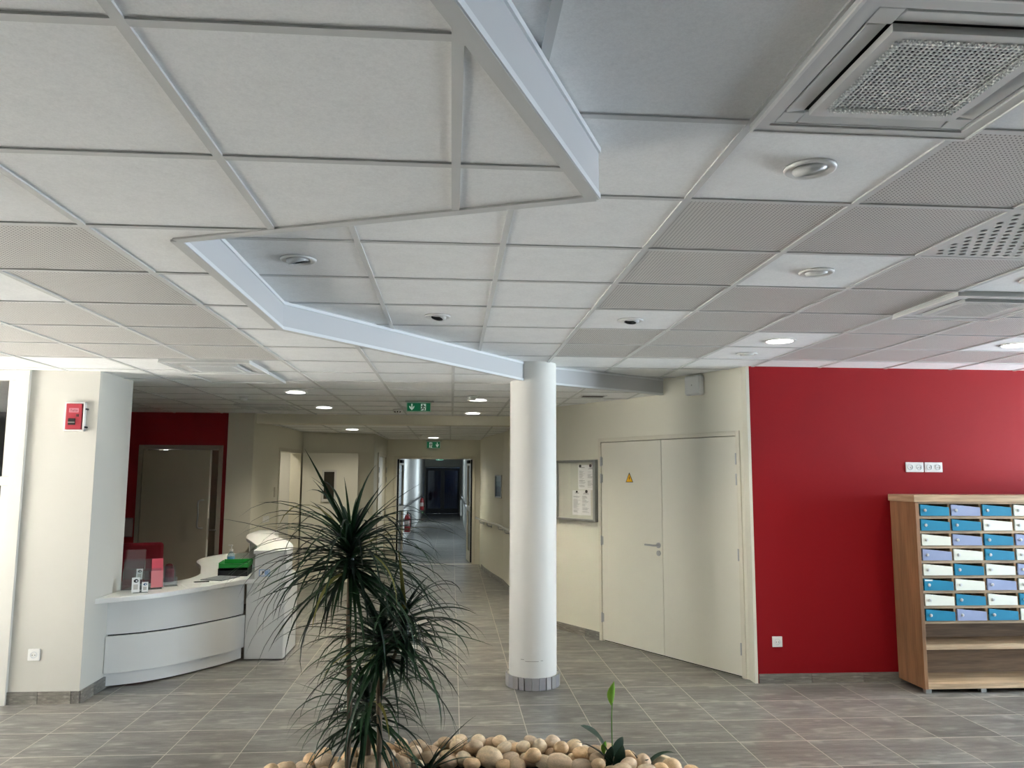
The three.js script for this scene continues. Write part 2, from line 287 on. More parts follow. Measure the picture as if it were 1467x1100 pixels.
// glazed office front beside the left pillar
{
  const g = struct(group('window_5')), W = run([-4.55, 6.33], [-3.27, 6.33]); on(g, W, 0, 0);
  mesh('window_frame', join([box(0.1, 2.5, 0.1, 1.23, 1.25, 0), box(0.09, 2.5, 0.07, 1.165, 1.25, -0.01), box(0.08, 2.5, 0.08, 0.04, 1.25, 0)]), whiteTrim, g);
  mesh('window_frame', rbox(1.2, 0.08, 0.08, 0.006, 0.64, 2.46, 0), whiteTrim, g); mesh('window_rail', rbox(1.2, 0.07, 0.07, 0.006, 0.64, 1.645, 0), whiteTrim, g);
  mesh('window_rail', rbox(1.2, 0.07, 0.07, 0.006, 0.64, 0.80, 0), whiteTrim, g); mesh('lower_panel', rbox(1.16, 0.77, 0.05, 0.006, 0.64, 0.385, -0.01), whiteTrim, g);
  mesh('pane', box(1.06, 0.74, 0.008, 0.62, 2.05, -0.02), glass, g); mesh('pane', box(1.06, 0.78, 0.008, 0.62, 1.22, -0.02), glass, g);
}

// ---------------------------------------------------------------- doors
function lever(parent, s, y, dir, z = 0.02, mat = steel) {
  const h = mesh('door_handle', join([disc(0.026, 0.012, s, y, z), tube([[s, y, z], [s, y, z + 0.05], [s + dir * 0.02, y, z + 0.058], [s + dir * 0.13, y, z + 0.055]], 0.0095, 20, 8)]), mat, parent);
  return h;
}
function hinge(parent, s, y, z = 0.012) { return mesh('hinge', join([cyl(0.0085, 0.0085, 0.1, 10, s, y, z), box(0.03, 0.085, 0.004, s + 0.01, y, z - 0.004)]), steel, parent); }
function frameAround(parent, a, b, h, w = 0.045, z = 0.012, mat = creamTrim, depth = 0.17) {
  const c = z - depth / 2;
  mesh('door_frame', join([rbox(w, h, depth, 0.004, a + w / 2, h / 2, c), rbox(w, h, depth, 0.004, b - w / 2, h / 2, c), rbox(b - a - 2 * w, w, depth, 0.004, (a + b) / 2, h - w / 2, c)]), mat, parent);
}
{ // double door in the angled wall
  const g = struct(group('door_1')); on(g, wallAngled, 0, 0); frameAround(g, 1.16, 3.06, 2.105, 0.042, 0.014);
  mesh('door_threshold_gap', box(1.8, 0.02, 0.1, 2.11, 0.01, -0.07), darkGap, g);
  const l1 = mesh('door_leaf', rbox(0.888, 2.044, 0.045, 0.003, 1.65, 1.036, -0.0175), creamDoor, g), l2 = mesh('door_leaf', rbox(0.915, 2.044, 0.045, 0.003, 2.5565, 1.036, -0.0175), creamDoor, g);
  mesh('door_backing', box(1.86, 2.08, 0.01, 2.11, 1.04, -0.09), darkGap, g);
  lever(l1, 2.045, 1.04, -1, 0.01); mesh('escutcheon', join([disc(0.026, 0.01, 2.045, 0.965, 0.009), box(0.008, 0.02, 0.006, 2.045, 0.962, 0.013)]), steel, l1);
  for (const y of [1.86, 1.68, 1.03, 0.24]) { hinge(l1, 1.204, y); hinge(l2, 3.017, y); }
  const tri = new THREE.Shape([[-0.055, -0.045], [0.055, -0.045], [0, 0.055]].map(p => new THREE.Vector2(...p)));
  const st = group('warning_sticker'); on(st, wallAngled, 1.642, 1.688, 0.0065); tag(st, 'yellow triangular electrical warning sticker on the left leaf of the cream double door', 'sticker');
  mesh('border', new THREE.ExtrudeGeometry(tri, { depth: 0.001, bevelEnabled: false }), black, st);
  const tr2 = new THREE.Shape([[-0.045, -0.039], [0.045, -0.039], [0, 0.042]].map(p => new THREE.Vector2(...p)));
  mesh('field', new THREE.ExtrudeGeometry(tr2, { depth: 0.001, bevelEnabled: false }).translate(0, 0, 0.0006), M('#f2b705', 0.5), st);
  const bolt = new THREE.Shape([[0.006, 0.022], [-0.01, -0.006], [-0.001, -0.004], [-0.005, -0.03], [0.011, 0.003], [0.002, 0.001]].map(p => new THREE.Vector2(...p)));
  mesh('symbol', new THREE.ExtrudeGeometry(bolt, { depth: 0.001, bevelEnabled: false }).translate(0, 0, 0.0012), black, st);
}
{ // door standing ajar in the red niche
  const g = struct(group('door_2')); on(g, niche, 0, 0); frameAround(g, 0.73, 1.79, 2.08, 0.055, 0.012, M('#a39c90', 0.5));
  const leaf = new THREE.Group(); leaf.name = 'door_leaf'; leaf.position.set(0.80, 0, 0.0); leaf.rotation.y = -0.16; g.add(leaf);
  mesh('leaf_panel', rbox(0.89, 2.0, 0.045, 0.003, 0.445, 1.01, 0), M('#c9c1ae', 0.5), leaf);
  mesh('leaf_edge', box(0.004, 2.0, 0.044, 0.892, 1.01, 0), whiteTrim, leaf);
  mesh('pull_handle', tube([[0.83, 1.38, 0.02], [0.83, 1.38, 0.07], [0.80, 1.37, 0.085], [0.80, 1.2, 0.09], [0.80, 1.04, 0.085], [0.83, 1.03, 0.07], [0.83, 1.03, 0.02]], 0.011, 40, 8), steel, leaf);
  mesh('lock_plate', box(0.004, 0.26, 0.024, 0.896, 1.02, 0), steel, leaf); mesh('door_handle', tube([[0.86, 1.0, -0.02], [0.86, 1.0, -0.06], [0.98, 1.0, -0.065]], 0.01, 16, 8), steel, leaf);
}
{ // passage door with a small window, folded back against the wall
  const g = struct(group('door_3')); on(g, passL, 0, 0); frameAround(g, 1.2, 2.5, 2.1, 0.05, 0.014);
  const half = new THREE.Group(); half.name = 'door_leaf'; half.position.set(1.25, 0, -0.04); half.rotation.y = 0.42; g.add(half);
  mesh('leaf_panel', rbox(0.62, 2.03, 0.045, 0.003, 0.31, 1.025, 0), creamDoor, half); mesh('push_plate', box(0.12, 0.19, 0.004, 0.42, 1.48, 0.025), alu, half);
  for (const y of [1.86, 1.66, 0.3]) hinge(g, 1.25, y, 0.0);
  const L = run([-2.385, 12.84], [-1.54, 12.98]), d = struct(group('door_4')); on(d, L, 0, 0);
  const leaf = mesh('door_leaf', rbox(0.87, 2.05, 0.045, 0.004, 0.437, 1.03, 0), creamDoor, d);
  mesh('window_frame', join([rbox(0.23, 0.035, 0.02, 0.004, 0.42, 1.773, 0.028), rbox(0.23, 0.045, 0.03, 0.004, 0.42, 1.3, 0.03), rbox(0.035, 0.46, 0.02, 0.004, 0.322, 1.54, 0.028), rbox(0.035, 0.46, 0.02, 0.004, 0.518, 1.54, 0.028)]), whiteTrim, leaf);
  mesh('pane', box(0.17, 0.44, 0.006, 0.42, 1.54, 0.024), M('#3c382f', 0.12), leaf);
  lever(leaf, 0.81, 1.04, -1, 0.025); mesh('escutcheon', disc(0.024, 0.01, 0.9, 1.04, -0.02), black, leaf);
  mesh('door_edge', box(0.004, 2.04, 0.04, 0.874, 1.03, 0), whiteTrim, leaf);
  const h = group('hanging_tag'); on(h, L, 0.735, 0, 0); tag(h, 'small white tag hanging by a cord from the lever of the open door', 'tag');
  mesh('cord', join([tube([[0.0, 1.03, 0.082], [-0.03, 0.93, 0.05], [-0.035, 0.86, 0.04]], 0.003, 10, 5), tube([[0.01, 1.03, 0.082], [0.035, 0.93, 0.05], [0.03, 0.86, 0.04]], 0.003, 10, 5)]), white, h); mesh('card', rbox(0.08, 0.1, 0.004, 0.001, 0, 0.82, 0.036), white, h);
}
{ // side door of the passage
  const g = struct(group('door_5')); on(g, passR, 0, 0); frameAround(g, 0.5, 1.85, 2.1, 0.06, 0.02);
  const leaf = mesh('door_leaf', rbox(1.2, 2.03, 0.045, 0.003, 1.175, 1.025, -0.03), creamDoor, g); for (const y of [1.8, 1.62, 1.0, 0.25]) { hinge(g, 0.57, y, 0.02); hinge(g, 1.78, y, 0.02); } lever(leaf, 0.7, 1.03, 1, 0.0);
}
{ // corridor fire doors, both leaves open
  const g = struct(group('door_6')); on(g, doorWall, 0, 0); frameAround(g, 0.136, 1.719, 2.08, 0.055, 0.014, creamTrim, 0.2);
  for (const [s, dir] of [[0.195, 1], [1.66, -1]]) {
    const leaf = new THREE.Group(); leaf.name = numbered('door_leaf', g); leaf.position.set(s, 0, -0.18); leaf.rotation.y = dir > 0 ? 1.48 : Math.PI - 1.48; g.add(leaf);
    mesh('leaf_stile', join([rbox(0.11, 2.02, 0.05, 0.004, 0.055, 1.02, 0), rbox(0.11, 2.02, 0.05, 0.004, 0.675, 1.02, 0), rbox(0.51, 0.12, 0.05, 0.004, 0.365, 1.97, 0), rbox(0.51, 0.2, 0.05, 0.004, 0.365, 0.11, 0), rbox(0.51, 0.1, 0.05, 0.004, 0.365, 1.05, 0)]), creamTrim, leaf);
    mesh('pane', box(0.51, 0.8, 0.008, 0.365, 1.5, 0), M('#15171a', 0.08), leaf); mesh('pane', box(0.51, 0.79, 0.008, 0.365, 0.605, 0), M('#15171a', 0.08), leaf);
    mesh('door_closer', rbox(0.24, 0.06, 0.05, 0.006, 0.2, 1.98, dir * 0.05), darkGap, leaf); mesh('edge_strip', box(0.03, 2.0, 0.052, -0.002, 1.02, 0), darkGap, leaf);
  }
}
{ // dark glazed doors at the far end
  const g = struct(group('door_7')); on(g, farEnd, 0, 0); frameAround(g, 0.09, 1.71, 2.12, 0.05, 0.01, M('#a9a394', 0.5));
  const frm = M('#15171b', 0.4), dg = P('#5c6b80', 0.05, { transmission: 1, thickness: 0, ior: 1.5 });
  for (const s of [0.14, 0.9]) { const leaf = mesh('door_leaf', join([box(0.09, 2.05, 0.05, s + 0.045, 1.03, -0.05), box(0.09, 2.05, 0.05, s + 0.715, 1.03, -0.05), box(0.58, 0.12, 0.05, s + 0.38, 2.0, -0.05), box(0.58, 0.22, 0.05, s + 0.38, 0.12, -0.05)]), frm, g); mesh('pane', box(0.58, 1.71, 0.008, s + 0.38, 1.085, -0.05), dg, leaf); }
  const crt = []; for (let k = 0; k < 16; k++) crt.push(cyl(0.07, 0.075, 2.3, 8, -1.15 + k * 0.1, 1.15, -37.4));
  tag(mesh('curtain', join(crt), M('#5d7187', 0.9)), 'blue grey curtain hanging behind the dark glazed doors at the corridor end', 'curtain');
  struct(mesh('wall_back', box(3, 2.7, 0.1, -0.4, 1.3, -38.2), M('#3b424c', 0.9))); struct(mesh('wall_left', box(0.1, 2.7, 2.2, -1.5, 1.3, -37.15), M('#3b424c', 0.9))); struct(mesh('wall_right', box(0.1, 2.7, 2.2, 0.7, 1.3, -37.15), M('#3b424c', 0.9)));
}

// ---------------------------------------------------------------- column
{
  const c = thing('column', 'round white column standing in the middle of the tiled lobby floor', 'column', 0.69, 0, 6.66);
  mesh('shaft', lathe([[0, 0], [0.197, 0], [0.197, 1.2], [0.197, 2.66], [0, 2.66]], 64), M('#eeece6', 0.6, { bumpMap: plasterBump, bumpScale: 0.0003 }), c);
  const n = 24, W = M('#9c9aa0', 0.4), mats = ['#98979a', '#8f8e92', '#a3a1a2', '#94928f'].map(c => M(c, 0.4));
  mesh('skirting_core', lathe([[0.197, 0.004], [0.212, 0.004], [0.212, 0.09], [0.197, 0.09]], 48), grout, c);
  for (let k = 0; k < n; k++) { const a = k / n * Math.PI * 2, w = 2 * Math.PI * 0.221 / n - 0.003 - (k % 5 === 2 ? 0.012 : 0); const t = mesh('skirting_tile', rbox(w, 0.096, 0.012, 0.002), pick(mats), c); t.position.set(Math.sin(a) * 0.217, 0.049, Math.cos(a) * 0.217); t.rotation.y = a; }
  const scuff = M('#a9a49a', 0.7);
  for (const [a, y, w] of [[-0.62, 0.235, 0.03], [-0.42, 0.222, 0.11], [0.22, 0.226, 0.022]]) mesh('scuff_mark', new THREE.CylinderGeometry(0.1975, 0.1975, 0.004, 12, 1, true, a, w / 0.197).translate(0, y, 0), scuff, c);
}
// ---------------------------------------------------------------- reception desk
{
  const g = thing('reception_desk', 'curved white reception desk with a raised s-shaped counter beside the left pillar', 'reception desk');
  const front = smooth([[-2.75, 6.70], [-2.52, 6.81], [-2.31, 6.995], [-2.11, 7.265], [-1.985, 7.465], [-1.90, 7.66]], 40);
  const topEdge = smooth([[-2.753, 6.47], [-2.49, 6.64], [-2.305, 6.86], [-2.12, 7.16], [-1.985, 7.42], [-1.86, 7.60], [-1.54, 7.63]], 46);
  const inner = smooth([[-1.54, 8.2], [-1.9, 9.0], [-2.2, 9.8], [-2.45, 10.2], [-2.75, 10.05], [-2.88, 9.6], [-2.84, 9.19], [-2.66, 8.75], [-2.515, 8.28], [-2.44, 8.0], [-2.44, 7.69], [-2.53, 7.46], [-2.66, 7.37], [-2.752, 7.33]], 60);
  mesh('desktop', prism([...topEdge, ...inner], 0.697, 0.737, 0.004), white, g);
  const up = offset(front, 0.02), lo = front;
  mesh('front_panel', ribbon(up.map(p => [p[0] - 0.0, p[1]]), 0.03, 0.415, 0.695, 0.002), white, g);
  mesh('front_panel', ribbon(lo, 0.035, 0.115, 0.405, 0.002), white, g);
  mesh('panel_core', ribbon(offset(front, 0.05), 0.03, 0.02, 0.695), darkGap, g);
  mesh('plinth', ribbon(offset(front, 0.028), 0.02, 0.014, 0.112, 0.002), white, g);
  mesh('end_panel', rbox(0.35, 0.69, 0.03, 0.003, -1.72, 0.352, -7.665), white, g);
  mesh('end_panel', rbox(0.022, 0.69, 0.56, 0.003, -1.552, 0.352, -7.96), white, g);
  const outerU = smooth([[-1.53, 7.605], [-1.548, 7.98], [-1.665, 8.48], [-1.80, 8.86], [-2.06, 9.52], [-2.15, 9.92], [-2.2, 10.38]], 40), innerU = smooth([[-1.835, 7.605], [-1.89, 7.98], [-2.085, 8.56], [-2.29, 9.13], [-2.42, 9.75], [-2.45, 10.38]], 40);
  mesh('raised_counter', prism([...outerU, ...[...innerU].reverse()], 0.965, 1.0, 0.006), white, g);
  const shift = (c, a) => c.map(p => [p[0] + a, p[1] + 0.05]);
  mesh('counter_riser', prism([...shift(outerU, -0.012), ...shift(outerU, -0.05).reverse()], 0.02, 0.965), white, g);
  mesh('counter_riser', prism([...shift(innerU, 0.06), ...shift(innerU, 0.03).reverse()], 0.737, 0.965), white, g);
  mesh('counter_riser', rbox(0.29, 0.23, 0.03, 0.002, -1.682, 0.851, -7.655), white, g);
  mesh('raised_shelf_button', disc(0.014, 0.006).rotateX(-Math.PI / 2).translate(-1.93, 1.002, -8.9), darkGap, g);
  const st = mesh('pictogram_sticker', new THREE.PlaneGeometry(0.1, 0.062), M('#ffffff', 0.5, { map: canvasTex(128, 80, (x, w, h) => { x.fillStyle = '#8db4dd'; x.fillRect(0, 0, w, h); x.fillStyle = '#fff'; x.fillRect(8, 8, w - 16, h - 16); x.fillStyle = '#a8c8ea'; x.fillRect(66, 14, 48, 50); x.fillStyle = '#20304a'; x.beginPath(); x.arc(48, 32, 12, 0, 7); x.fill(); x.fillRect(36, 46, 12, 12); }) }), g); st.position.set(-1.735, 0.79, -7.635); st.userData.label = 'small blue pictogram sticker';
}
// things on the desk
function leafletHolder(label, x, d, w, tiers, turn) {
  const g = thing('leaflet_holder', label, 'leaflet holder', x, 0.738, d, turn, undefined);
  for (let k = 0; k < tiers; k++) {
    const z = -k * 0.055, y = k * 0.075;
    const back = mesh('back_plate', rbox(w, 0.17, 0.003, 0.001, 0, 0.085, 0), acrylic, g); back.position.set(0, y, z - 0.03); back.rotation.x = -0.2;
    const fr = mesh('pocket_front', rbox(w, 0.075, 0.003, 0.001, 0, 0.0375, 0), acrylic, g); fr.position.set(0, y, z); fr.rotation.x = -0.2;
    mesh('pocket_floor', box(w, 0.003, 0.034, 0, y + 0.002, z - 0.015), acrylic, g);
    for (const s of [-1, 1]) mesh('side_plate', box(0.003, 0.07, 0.036, s * w / 2, y + 0.036, z - 0.022), acrylic, g);
  }
  mesh('foot', box(w, 0.003, 0.06 + tiers * 0.055, 0, 0.0015, -tiers * 0.028), acrylic, g);
  return g;
}
leafletHolder('clear acrylic three-tier leaflet holder touching the pillar at the desk end', -2.668, 6.95, 0.16, 3, 0.25);
leafletHolder('clear acrylic two-tier leaflet holder holding pink leaflets on the desk', -2.50, 6.98, 0.13, 2, 0.5);
leafletHolder('small empty clear acrylic holder furthest from the pillar on the desk', -2.42, 7.16, 0.11, 1, 0.65);
leafletHolder('low clear acrylic card holder in front of the pink leaflets', -2.535, 6.79, 0.11, 1, 0.4);
function card(name, label, cat, w, h, x, y, d, turn, mat, tilt = -0.2) { const m = tag(mesh(name, rbox(w, h, 0.004, 0.001, 0, h / 2, 0), mat), label, cat); m.position.set(x, y, -d); m.rotation.set(tilt, turn, 0, 'YXZ'); return m; }
const pinkPaper = M('#e0596b', 0.6), palePink = M('#e98d94', 0.6);
card('leaflet', 'red pink leaflet standing tallest in the acrylic holder on the desk', 'leaflet', 0.09, 0.16, -2.50, 0.825, 7.055, 0.5, pinkPaper);
card('leaflet', 'pale pink leaflet in front of the red one in the acrylic holder', 'leaflet', 0.095, 0.14, -2.478, 0.75, 6.995, 0.5, palePink);
const cardTex = (ink) => canvasTex(64, 128, (x, w, h) => { x.fillStyle = '#fbfbfa'; x.fillRect(0, 0, w, h); x.fillStyle = ink; x.beginPath(); x.ellipse(34, 30, 19, 15, 0, 0, 7); x.fill(); x.fillStyle = '#fff'; x.beginPath(); x.ellipse(38, 31, 8, 6, 0, 0, 7); x.fill(); x.fillStyle = '#c9c6c0'; x.fillRect(14, 60, 36, 44); });
card('card', 'white card with a black ring logo in the front leaflet holder', 'card', 0.06, 0.12, -2.565, 0.742, 6.765, 0.4, M('#ffffff', 0.55, { map: cardTex('#1c1c1e') }));
card('card', 'small white card with blue print beside the ring logo card', 'card', 0.048, 0.08, -2.50, 0.742, 6.79, 0.4, M('#ffffff', 0.55, { map: cardTex('#27507e') }));
card('card', 'white card with two black dots inside the rear leaflet holder', 'card', 0.05, 0.09, -2.63, 0.815, 7.0, 0.25, M('#ffffff', 0.55, { map: cardTex('#303030') }));
{
  const b = thing('sanitizer_bottle', 'clear pump bottle of blue hand gel on the back part of the desk', 'bottle', -2.265, 0.738, 8.45);
  mesh('body', lathe([[0, 0], [0.036, 0], [0.039, 0.008], [0.039, 0.13], [0.03, 0.155], [0.015, 0.168], [0.015, 0.178], [0, 0.178]]), P('#dfeef6', 0.06, { transmission: 0.85, thickness: 0, ior: 1.45 }), b);
  mesh('gel', lathe([[0, 0.004], [0.034, 0.004], [0.036, 0.012], [0.036, 0.122], [0, 0.122]]), M('#5fa9d0', 0.2), b);
  mesh('label', new THREE.CylinderGeometry(0.0396, 0.0396, 0.075, 20, 1, true, -0.9, 1.7).translate(0, 0.075, 0), M('#2f7fb4', 0.4), b);
  mesh('pump', join([cyl(0.018, 0.018, 0.022, 16, 0, 0.186, 0), cyl(0.006, 0.006, 0.04, 10, 0, 0.212, 0), rbox(0.05, 0.014, 0.02, 0.005, -0.012, 0.236, 0)]), white, b);
  for (const [x, d, label] of [[-2.22, 8.26, 'left of two small clear cups in front of the hand gel bottle'], [-2.15, 8.24, 'right of two small clear cups in front of the hand gel bottle']]) { const c = tag(mesh('cup', lathe([[0, 0], [0.026, 0], [0.033, 0.085], [0.031, 0.085], [0.024, 0.004], [0, 0.004]]), P('#eef3f5', 0.1, { transmission: 0.7, thickness: 0 })), label, 'cup'); c.position.set(x, 0.738, -d); }
  const tray = (name, label, y, mat, x, d, h, grp) => { const t = thing(name, label, 'letter tray', x, y, d, 0.12); mesh('tray_base', rbox(0.27, 0.006, 0.34, 0.002, 0, 0.003, 0), mat, t); for (const s of [-1, 1]) { const w = new THREE.Shape([[-0.17, 0], [0.17, 0], [0.17, h], [-0.1, h]].map(p => new THREE.Vector2(...p))); mesh('side_wall', new THREE.ExtrudeGeometry(w, { depth: 0.006, bevelEnabled: false }).rotateY(-Math.PI / 2).translate(s * 0.132 + 0.003, 0, 0), mat, t); } mesh('rear_wall', rbox(0.27, h, 0.006, 0.002, 0, h / 2, -0.168), mat, t); mesh('front_lip', rbox(0.27, h * 0.75, 0.006, 0.002, 0, h * 0.375, 0.168), mat, t); };
  tray('letter_tray', 'black plastic letter tray under the green one on the desk', 0.738, M('#17181a', 0.4), -2.09, 7.97, 0.075);
  tray('letter_tray', 'green plastic letter tray stacked on the black one', 0.816, M('#1f8f3a', 0.4), -2.09, 7.99, 0.05);
  const sheetTex = canvasTex(128, 180, (x, w, h) => { x.fillStyle = '#f8f8f6'; x.fillRect(0, 0, w, h); x.fillStyle = '#bdbdbb'; for (let k = 0; k < 14; k++) x.fillRect(14, 22 + k * 10, 60 + ((k * 37) % 40), 2); });
  const sheets = [['lowest white printed sheet spread on the desktop near its curved front', -2.23, 7.21, 0.5], ['white printed sheet lying on top beside the letter tray', -2.08, 7.55, 0.9], ['white sheet under the pen on the desktop', -2.20, 7.42, 0.2]];
  sheets.forEach(([label, x, d, a], k) => { const s = tag(mesh('paper_sheet', box(0.21, 0.001, 0.297, 0, 0, 0), M('#ffffff', 0.6, { map: sheetTex })), label, 'paper'); s.position.set(x, 0.7382 + k * 0.0013, -d); s.rotation.y = a; });
  const f = tag(mesh('folder', rbox(0.22, 0.008, 0.3, 0.003, 0, 0, 0), M('#8d9096', 0.5)), 'flat grey folder lying among the papers on the desktop', 'folder'); f.position.set(-2.13, 0.746, -7.62); f.rotation.y = -0.3;
  const pen = tag(mesh('pen', join([cyl(0.005, 0.005, 0.12, 10), cyl(0.001, 0.005, 0.012, 10, 0, 0.066, 0)]).rotateZ(Math.PI / 2), M('#23262c', 0.4)), 'dark pen lying across the papers on the reception desk', 'pen'); pen.position.set(-2.22, 0.7475, -7.37); pen.rotation.y = 0.3;
}
// red armchair behind the desk
{
  const c = thing('armchair', 'dark red upholstered armchair in front of the niche door', 'armchair', -3.50, -0.0, 9.35, 0.35), m = M('#7e1024', 0.85), leg = M('#2b2522', 0.5);
  mesh('seat', rbox(0.52, 0.16, 0.52, 0.04, 0, 0.36, 0.02), m, c);
  const bk = mesh('backrest', rbox(0.46, 0.56, 0.1, 0.04, 0, 0.27, 0), m, c); bk.position.set(0, 0.36, -0.24); bk.rotation.x = -0.12;
  for (const s of [-1, 1]) mesh('armrest', rbox(0.09, 0.42, 0.54, 0.035, s * 0.3, 0.45, 0), m, c);
  for (const x of [-0.27, 0.27]) for (const z of [-0.24, 0.24]) mesh('leg', cyl(0.02, 0.014, 0.28, 12, x, 0.14, z), leg, c);
}
// ---------------------------------------------------------------- wall fittings
function socketPlate(label, W, s, y, outlets, w = 0.086) {
  const g = thing('wall_socket', label, 'socket'); on(g, W, s, y, 0);
  mesh('cover_plate', rbox(w, 0.086, 0.01, 0.004, 0, 0, 0.005), white, g);
  outlets.forEach((x, k) => {
    mesh('socket_ring', lathe([[0.019, 0], [0.024, 0], [0.024, 0.005], [0.021, 0.005], [0.019, 0]], 24).rotateX(Math.PI / 2).translate(x, 0, 0.0095), M('#dde1e4', 0.35), g);
    mesh('socket_hole', k % 2 || outlets.length === 1 ? join([disc(0.0032, 0.002, x - 0.0095, -0.002, 0.0105, 10), disc(0.0032, 0.002, x + 0.0095, -0.002, 0.0105, 10)]) : disc(0.0036, 0.002, x, -0.003, 0.0105, 10), darkGap, g);
  });
  return g;
}
socketPlate('left white double socket plate high on the red wall above the mailboxes', wallRed, 1.47, 1.793, [-0.04, 0.04], 0.162);
socketPlate('right white double socket plate high on the red wall above the mailboxes', wallRed, 1.642, 1.793, [-0.04, 0.04], 0.162);
socketPlate('white wall socket low on the red wall near the double door', wallRed, 0.186, 0.334, [0]);
socketPlate('white wall socket low on the cream pillar beside the glazed office front', pillar, 0.172, 0.357, [0]);
{
  const a = thing('alarm_panel', 'red alarm box in a white frame high on the cream pillar', 'alarm panel'); on(a, pillar, 0.354, 2.143);
  mesh('frame', join([rbox(0.15, 0.012, 0.03, 0.003, 0, 0.107, 0.015), rbox(0.15, 0.012, 0.03, 0.003, 0, -0.107, 0.015), rbox(0.012, 0.226, 0.03, 0.003, -0.069, 0, 0.015), rbox(0.012, 0.226, 0.03, 0.003, 0.069, 0, 0.015)]), white, a);
  mesh('face', rbox(0.118, 0.198, 0.034, 0.004, -0.004, 0, 0.017), M('#ffffff', 0.4, { map: canvasTex(118, 198, (x, w, h) => { x.fillStyle = '#96192c'; x.fillRect(0, 0, w, h); x.fillStyle = '#b87a86'; x.fillRect(22, 34, 74, 34); x.fillStyle = '#6e1424'; x.font = 'bold 26px sans-serif'; x.textAlign = 'center'; x.fillText('Tuto', 59, 60); }) }), a);
  mesh('button', rbox(0.018, 0.02, 0.01, 0.002, 0.026, 0.008, 0.037), M('#4c0d14', 0.5), a); mesh('recess_slot', rbox(0.052, 0.05, 0.01, 0.002, -0.015, -0.04, 0.035), darkGap, a); mesh('slot_bar', box(0.05, 0.006, 0.006, -0.015, -0.045, 0.042), M('#a9a39a', 0.4), a);
  for (const y of [0.058, -0.082]) mesh('standoff', disc(0.007, 0.03, 0.086, y, 0.015, 12), darkGap, a);
}
{
  const s = thing('wall_loudspeaker', 'square white loudspeaker high on the wall above the double door', 'loudspeaker'); on(s, wallAngled, 2.572, 2.55);
  mesh('housing', rbox(0.195, 0.19, 0.06, 0.022, 0, 0, 0.03), white, s); mesh('front_cover', rbox(0.175, 0.17, 0.012, 0.005, 0, 0, 0.062), M('#f3f3f0', 0.5), s); mesh('badge', disc(0.006, 0.003, 0, 0, 0.069), alu, s);
}
// notice board
{
  const b = thing('notice_board', 'glazed aluminium notice board on the cream wall beside the double door', 'notice board'); on(b, wallAngled, 0.62, 1.548);
  mesh('back_board', rbox(1.02, 0.64, 0.012, 0.002, 0, 0, 0.008), M('#dcdcd0', 0.45), b);
  for (const y of [-0.318, 0.318]) mesh('frame_rail', rbox(1.04, 0.026, 0.05, 0.004, 0, y, 0.025), alu, b);
  for (const x of [-0.507, 0.507]) mesh('frame_stile', rbox(0.034, 0.662, 0.05, 0.004, x, 0, 0.025), alu, b);
  mesh('mullion', rbox(0.012, 0.61, 0.02, 0.003, -0.03 - 0.11, 0, 0.038), alu, b);
  mesh('pane', box(0.63, 0.61, 0.003, 0.175, 0, 0.042), glass, b); mesh('pane', box(0.34, 0.61, 0.003, -0.32, 0, 0.036), glass, b); mesh('lock', disc(0.012, 0.012, -0.175, -0.292, 0.048), darkGap, b);
  const doc = (n, head) => canvasTex(210, 297, (x, w, h) => { x.fillStyle = '#f6f6f5'; x.fillRect(0, 0, w, h); x.fillStyle = '#777'; let q = n; const r = () => (q = (q * 16807) % 2147483647) / 2147483647; x.fillRect(60, 30, 90, 5); if (head) x.fillRect(40, 44, 130, 4); for (let y = 62; y < 268; y += 9) { if (r() < 0.14) continue; x.fillStyle = r() < 0.12 ? '#555' : '#a9a9a9'; x.fillRect(24, y, (0.35 + 0.62 * r()) * 162, 3); } });
  const sheets = [[0.285, 0.143, 11, 'printed white notice at upper left on the notice board'], [0.43, 0.14, 23, 'printed white notice at upper right on the notice board'], [0.19, -0.135, 37, 'printed white notice at lower left on the notice board'], [0.345, -0.132, 53, 'printed white notice at lower right on the notice board'], [-0.26, 0.0, 71, 'printed white notice in the left bay of the notice board']];
  sheets.forEach(([x, y, n, label], k) => { const p = tag(mesh('notice_sheet', box(k === 4 ? 0.21 : [0.155, 0.15, 0.165, 0.16][k], k === 4 ? 0.36 : 0.27, 0.0012, 0, 0, 0), M('#ffffff', 0.6, { map: doc(n, k % 2) })), label, 'notice'); on(p, wallAngled, 0.62 + x, 1.548 + y, 0.0165 + k * 0.0016); });
  [[0.255, 0.265, 'round black magnet holding the upper left notice'], [0.43, 0.268, 'round black magnet holding the upper right notice'], [0.195, -0.015, 'small round black magnet holding the lower left notice'], [0.36, -0.01, 'round black magnet holding the lower right notice']].forEach(([x, y, label], k) => { const m = tag(mesh('magnet', join([disc(k === 2 ? 0.011 : 0.016, 0.009, 0, 0, 0.0045, 18)]), black), label, 'magnet'); on(m, wallAngled, 0.62 + x, 1.548 + y, 0.0235); });
}
// passage fittings
[['left of three white light switches on the passage wall', 0.58], ['middle of three white light switches on the passage wall', 0.67], ['right of three white light switches on the passage wall', 0.76]].forEach(([label, s]) => { const w = thing('light_switch', label, 'light switch'); on(w, passL, s, 1.1); mesh('cover_plate', rbox(0.084, 0.084, 0.012, 0.004, 0, 0, 0.006), white, w); mesh('rocker', rbox(0.05, 0.05, 0.008, 0.003, 0, 0, 0.013), M('#f6f6f4', 0.35), w); });
{ const w = tag(mesh('door_sign', rbox(0.06, 0.14, 0.014, 0.004), M('#d8d2c2', 0.5)), 'small cream plate on the passage wall before the door frame', 'wall plate'); on(w, passL, 1.05, 1.46, 0.007); }
